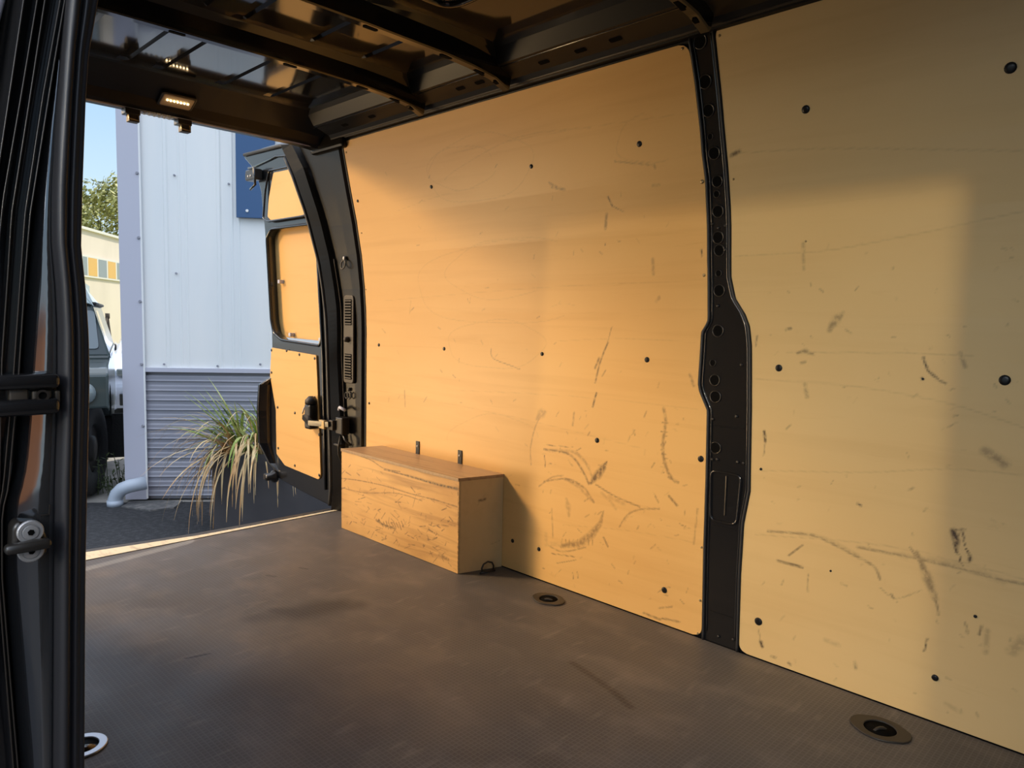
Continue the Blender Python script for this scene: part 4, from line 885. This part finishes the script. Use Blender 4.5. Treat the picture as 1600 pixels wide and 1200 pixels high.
for i in range(70):
    b = pq(random.uniform(.12, .42), random.uniform(.1, .3), zt-.03)
    az = random.choice([random.uniform(R_(100), R_(220)), random.uniform(R_(20), R_(200)), random.uniform(0, 6.28)])
    blade(tg, b, az, R_(random.uniform(40, 85)), random.uniform(.35, .62), random.uniform(.3, 2.6), random.uniform(.008, .018))
for sp_, az, el, L in ((.2, 185, 66, .62), (.2, 178, 52, .62), (.24, 195, 60, .55), (.16, 170, 42, .5), (.42, 20, 82, .45), (.45, 60, 85, .5), (.5, 10, 75, .45), (.55, 40, 86, .42), (.5, 120, 80, .4), (.58, 10, 70, .4)):
    for j in range(3): blade(tg, pq(sp_+random.uniform(-.04, .04), .16, zt-.03), R_(az+random.uniform(-8, 8)), R_(el+random.uniform(-6, 6)), L*random.uniform(.85, 1.1), .35, .022)
for cz, csp, nn_, l0_, l1_ in ((100, .30, 26, .45, .75), (150, .22, 22, .5, .85), (185, .16, 26, .45, .80), (60, .42, 10, .4, .65), (200, .12, 16, .3, .6), (120, .12, 18, .4, .8)):
    for i in range(nn_):
        b = pq(csp+random.gauss(0, .035), random.uniform(.03, .22), zt-.02)
        blade(td, b, R_(cz+random.gauss(0, 16)), R_(random.uniform(0, 75)), random.uniform(l0_, l1_), random.choice([random.uniform(.8, 2), random.uniform(2, 5)]), random.uniform(.003, .010))
tg.build('green_blades', M['leaf'], fp); td.build('dry_blades', M['dry'], fp)
# weeds by the pipe
wb = at(162, 772, 2, G)
wd = thing('weed', 'low dark green weed growing by the pipe elbow', 'weed', (wb[0], wb[1], G))
t = MB(); ts = MB()
for i in range(14):
    b = Vector((wb[0]+random.uniform(-.15, .1), wb[1]+random.uniform(-.05, .22), G)); h = random.uniform(.08, .34); tp = b+Vector((random.uniform(-.05, .05), random.uniform(-.08, .08), h)); ts.tube([b, (b+tp)/2+Vector((.01, 0, 0)), tp], .003, 5)
    for j in range(9):
        c = b.lerp(tp, random.uniform(.1, 1)); d = Vector((random.uniform(-1, 1), random.uniform(-1, 1), random.uniform(-.1, .7))).normalized()*random.uniform(.03, .07); s2 = d.cross(Vector((0, 0, 1))).normalized()*.012
        t.add([c, c+d*.5+s2, c+d, c+d*.5-s2], [(0, 1, 2, 3)])
ts.build('stems', M['weed'], wd); t.build('leaves', M['weed'], wd)

# far beige building
bb = at(165, 538, 2, G); bb = Vector((bb[0], bb[1], G)); bt = Vector((-.8, .6, 0)).normalized(); bn = Vector((.6, .8, 0))
fb = thing('beige_building', 'long sunlit beige building with a row of yellow and grey windows', 'building', bb)
def onb(px, py):
    d = ray(px, py); tt = (np.array(bb)-CAM)@np.array(bn)/(d@np.array(bn)); q_ = Vector(CAM+d*tt); return (q_-bb).dot(bt), q_.z
_, zt_ = onb(150, 364)
def bbp(s, off, z): p = bb+bt*s+bn*off; return (p.x, p.y, z)
t = MB(); o_ = [(-10, 0), (16, 0), (16, -3), (-10, -3)]
t.add([bbp(a, b, G) for a, b in o_]+[bbp(a, b, zt_) for a, b in o_], [(i, (i+1) % 4, (i+1) % 4+4, i+4) for i in range(4)]+[(4, 5, 6, 7)]); t.build('render_wall', M['beige'], fb)
t = MB(); t.add([bbp(a, b, z) for z in (zt_, zt_+.12) for a, b in ((-10.1, .12), (16, .12), (16, -3), (-10.1, -3))], [(0, 1, 2, 3), (7, 6, 5, 4), (0, 4, 5, 1), (1, 5, 6, 2), (0, 3, 7, 4)]); t.build('roof_edge', M['winframe'], fb)
sa, za = onb(134, 399); sb, zb2 = onb(134, 431); zc = onb(160, 0)[1]
ztop = onb(134, 399)[1]; zbot = onb(150, 435)[1]
edges = [onb(x, 415)[0] for x in (116, 126, 134, 150, 165, 179, 194, 209)]
for i in range(len(edges)-1):
    a, b = edges[i], edges[i+1]
    w0 = MB().add([bbp(x, o, z) for z in (zbot, ztop) for x, o in ((a, 0), (a, .08), (b, .08), (b, 0))], [(0, 1, 2, 3), (7, 6, 5, 4), (1, 5, 6, 2), (0, 4, 5, 1), (2, 6, 7, 3)]).build('window', M['winframe'], fb)
    g_ = (b-a)*.07; MB().add([bbp(x, .085, z) for x, z in ((a+g_, zbot+.08), (b-g_, zbot+.08), (b-g_, ztop-.08), (a+g_, ztop-.08))], [(0, 1, 2, 3)]).build('pane', M['winyel'] if i % 2 == 0 else M['wingrey'], w0)

# tree behind it
tcn = ray(152, 345); tcn = Vector(CAM+tcn*(52/np.linalg.norm(tcn[:2])))
tr = thing('tree', 'leafy yellow-green tree rising behind the beige building roof', 'tree', (tcn.x, tcn.y, G))
MB().tube([(tcn.x, tcn.y, G), (tcn.x+.1, tcn.y, G+2), (tcn.x, tcn.y+.1, tcn.z)], [.25, .2, .1], 10).build('trunk', M['bark'], tr, True)
t = MB()
for c_ in range(46):
    cc = Vector((random.gauss(0, 1), random.gauss(0, 1), random.gauss(0, 1))).normalized()*random.uniform(.4, 1.0); cc = Vector((cc.x*3.4, cc.y*3.9, cc.z*2.3))+tcn+Vector((0, 0, .3)); rr = random.uniform(.8, 1.4)
    for i in range(150):
        d = Vector((random.gauss(0, 1), random.gauss(0, 1), random.gauss(0, 1))).normalized(); p = cc+d*rr*random.uniform(.6, 1); a_ = d.orthogonal().normalized(); b_2 = d.cross(a_); a_ = (a_+d*random.uniform(-.8, .8)).normalized(); s_ = random.uniform(.09, .18)
        t.add([p-a_*s_, p+b_2*s_*.5, p+a_*s_, p-b_2*s_*.5], [(0, 1, 2, 3)])
t.build('crown', M['treeleaf'], tr)

# off-road vehicle
vh = Vector((.955, -.297, 0)).normalized(); vs = Vector((.297, .955, 0)).normalized()   # heading, and its side to the right in the picture
wp0 = at(156, 770, 2, G); V0 = Vector((wp0[0], wp0[1], G))                # ground point of the nearest wheel
ov = thing('off_road_car', 'dark grey-green boxy off-road car with pale roof, mostly hidden behind the jamb', 'car', V0-vs*.75-vh*1.3)
def vv(f, s, z): p = V0+vh*f+vs*s; return Vector((p.x, p.y, G+z))
def prism(sec, s0_, s1_, name, m, parent, taper=0, bevel=.02):
    t_ = MB(); n_ = len(sec); t_.add([vv(f, s0_+(taper if z > 1.2 else 0), z) for f, z in sec]+[vv(f, s1_-(taper if z > 1.2 else 0), z) for f, z in sec], [tuple(range(n_)), tuple(range(2*n_-1, n_-1, -1))]+[(i, (i+1) % n_, (i+1) % n_+n_, i+n_) for i in range(n_)])
    return t_.build(name, m, parent, bevel=bevel)
prism([(-3.3, .50), (-.55, .50), (-.55, 1.18), (-3.3, 1.18)], -1.62, .10, 'body_tub', M['jeep'], ov)
prism([(-.45, .62), (.42, .62), (.42, 1.10), (.36, 1.14), (-.60, 1.20), (-.60, .62)], -1.34, -.20, 'bonnet', M['jeep'], ov)
arch = [(.46, .80), (.46, 1.08), (.38, 1.13), (-.60, 1.15), (-.60, .62), (-.46, .62), (-.42, .80), (-.30, .93), (0, .99), (.30, .93), (.40, .80)]
for s0_, s1_ in ((-.22, .10), (-1.62, -1.30)):
    prism(arch, s0_, s1_, 'front_wing', M['jeep'], ov)
cabs = [(-.58, 1.17), (-.70, 1.66), (-3.3, 1.66), (-3.3, 1.17)]
prism(cabs, -1.62, .10, 'cab', M['jeep'], ov, taper=.14)
rf = [(-.62, 1.66), (-.76, 1.80), (-1.1, 1.86), (-3.0, 1.86), (-3.34, 1.80), (-3.36, 1.66)]
t = MB(); n_ = len(rf); t.add([vv(f, -1.48+(.10 if z > 1.7 else 0), z) for f, z in rf]+[vv(f, -.04-(.10 if z > 1.7 else 0), z) for f, z in rf], [tuple(range(n_)), tuple(range(2*n_-1, n_-1, -1))]+[(i, (i+1) % n_, (i+1) % n_+n_, i+n_) for i in range(n_)]); t.build('roof', M['jeeproof'], ov, bevel=.03)
MB().tube([vv(-.68, -1.5, 1.66), vv(-.68, -.02, 1.66), vv(-3.35, -.02, 1.66)], .018, 6).build('gutter', M['tyre'], ov)
for a_, b2 in ((-1.50, -.79), (-.73, .01)):
    wq = [(a_, 1.24), (b2, 1.24), (b2-.03, 1.60), (a_+.03, 1.60)]
    plate('windscreen', rounded(wq, .04), [], .02, .003, lambda u, v, w: tuple(vv(-.575-(v-1.17)*.245+w, u, v)), M['glass'], ov)
plate('side_window', rounded([(-1.55, 1.26), (-.85, 1.26), (-.92, 1.60), (-1.55, 1.60)], .04), [], .02, .003, lambda u, v, w: tuple(vv(u, .09-(v-1.17)*.28+w, v)), M['glass'], ov)
def wheel(f, s, steer=0):
    c = vv(f, s, .40); ax = (vs+vh*steer).normalized(); pr = [(.20, -.10), (.34, -.12), (.385, -.115), (.40, -.09), (.40, .09), (.385, .115), (.34, .12), (.22, .11), (.21, .07), (.10, .05), (.09, .09), (.02, .10)]
    w_o = MB().lathe(pr, c, ax, 36).build('wheel', M['tyre'], ov, True)
    MB().lathe([(.215, .055), (.20, .085), (.12, .07), (.11, .10), (.03, .11)], c, ax, 24).build('hub', M['ring'], w_o, True)
wheel(0, -.13, .22); wheel(0, -1.39, .22); wheel(-2.36, -.04); wheel(-2.36, -1.48)
MB().box(vv(.52, -.76, .62), (.12, 1.15, .14), math.atan2(vh.y, vh.x)).build('bumper', M['tyre'], ov, bevel=.02)
MB().lathe([(.09, 0), (.09, .03), (.05, .05)], vv(.46, -.08, .93), vh, 20).build('headlamp', M['glass'], ov, True)
MB().lathe([(.09, 0), (.09, .03), (.05, .05)], vv(.46, -1.44, .93), vh, 20).build('headlamp', M['glass'], ov, True)
MB().box(vv(.435, -.76, .92), (.03, .8, .28), math.atan2(vh.y, vh.x)).build('grille', M['tyre'], ov, bevel=.01)
MB().box(vv(-.55, .08, .42), (.02, .30, .42), math.atan2(vh.y, vh.x)).build('mud_flap', M['tyre'], ov)

# white car beyond
wc = ray(176, 600); wc = wc/np.linalg.norm(wc[:2]); W0 = Vector((wc[0]*11.3, wc[1]*11.3, G)); 
W0 += Vector((0, 0, 0))
wcar = thing('white_car', 'white car parked facing us between the off-road car and the clad building', 'car', W0)
def ww_(f, s, z): p = W0+vh*f+vs*s; return Vector((p.x, p.y, G+z))
def body(sec, m, name, s0_=0, s1_=1.75, inset=0, bevel=.05):
    t_ = MB(); n_ = len(sec); t_.add([ww_(f, s0_+inset*(z > 1.0), z) for f, z in sec]+[ww_(f, s1_-inset*(z > 1.0), z) for f, z in sec], [tuple(range(n_)), tuple(range(2*n_-1, n_-1, -1))]+[(i, (i+1) % n_, (i+1) % n_+n_, i+n_) for i in range(n_)])
    return t_.build(name, m, wcar, bevel=bevel)
body([(0, .25), (.05, .55), (-.05, .80), (-.9, .98), (-4.0, 1.0), (-4.1, .35), (-3.9, .22)], M['carwhite'], 'car_body')
body([(-.85, .96), (-1.5, 1.40), (-2.4, 1.46), (-3.5, 1.38), (-3.9, .98)], M['carwhite'], 'cabin', .04, 1.71, .16)
MB().add([ww_(-.93, .2, 1.04), ww_(-.93, 1.55, 1.04), ww_(-1.49, 1.42, 1.385), ww_(-1.49, .33, 1.385)], [(0, 1, 2, 3)]).build('windscreen', M['glass'], wcar)
MB().box(ww_(.02, .88, .70), (.06, 1.5, .06), math.atan2(vh.y, vh.x)).build('grille', M['tyre'], wcar, bevel=.01)
MB().box(ww_(.05, .88, .38), (.06, 1.6, .16), math.atan2(vh.y, vh.x)).build('lower_grille', M['tyre'], wcar, bevel=.01)
for s_ in (.2, 1.55): MB().box(ww_(.0, s_, .76), (.12, .3, .10), math.atan2(vh.y, vh.x)).build('headlamp', M['glass'], wcar, bevel=.02)
for s_ in (-.02, 1.77): MB().box(ww_(-1.0, s_, 1.06), (.08, .14, .11), math.atan2(vh.y, vh.x)).build('side_mirror', M['tyre'], wcar, bevel=.03)
for f in (-.75, -3.2):
    for s_ in (.08, 1.67): MB().lathe([(.2, -.1), (.31, -.1), (.32, -.08), (.32, .08), (.31, .1), (.2, .1)], ww_(f, s_, .32), vs, 28).build('wheel', M['tyre'], wcar, True)

# terracotta block added out of view, only for the glossy jamb to reflect
t = MB(); t.box((9.5, -7.5, .38), (9, 1.5, 2.0), math.radians(35)); t.box((9.5, -7.5, 1.42), (9.2, 1.8, .10), math.radians(35)); tag(t.build('reflection_block', M['terracotta']), kind='structure')

# tripod of poles
def tp_(px, py, D): d = ray(px, py); return Vector(CAM+d*(D/np.linalg.norm(d[:2])))
apex = tp_(168, 494, 17.5)
po = thing('pole_tripod', 'dark pole tripod standing on the grass behind the cars', 'poles', (apex.x, apex.y, G))
for px, py, dd in ((150, 560, 17.0), (177, 560, 17.6), (156, 570, 18.2)):
    b = tp_(px, py, dd); d = (b-apex); b = apex+d*((apex.z-G-.004)/(-d.z)); MB().tube([apex, b], .024, 8).build('pole', M['bark'], po, True)
MB().tube([apex+Vector((0, 0, -.05)), apex+Vector((0, 0, .06))], .045, 8).build('pole_head', M['bark'], po, True)
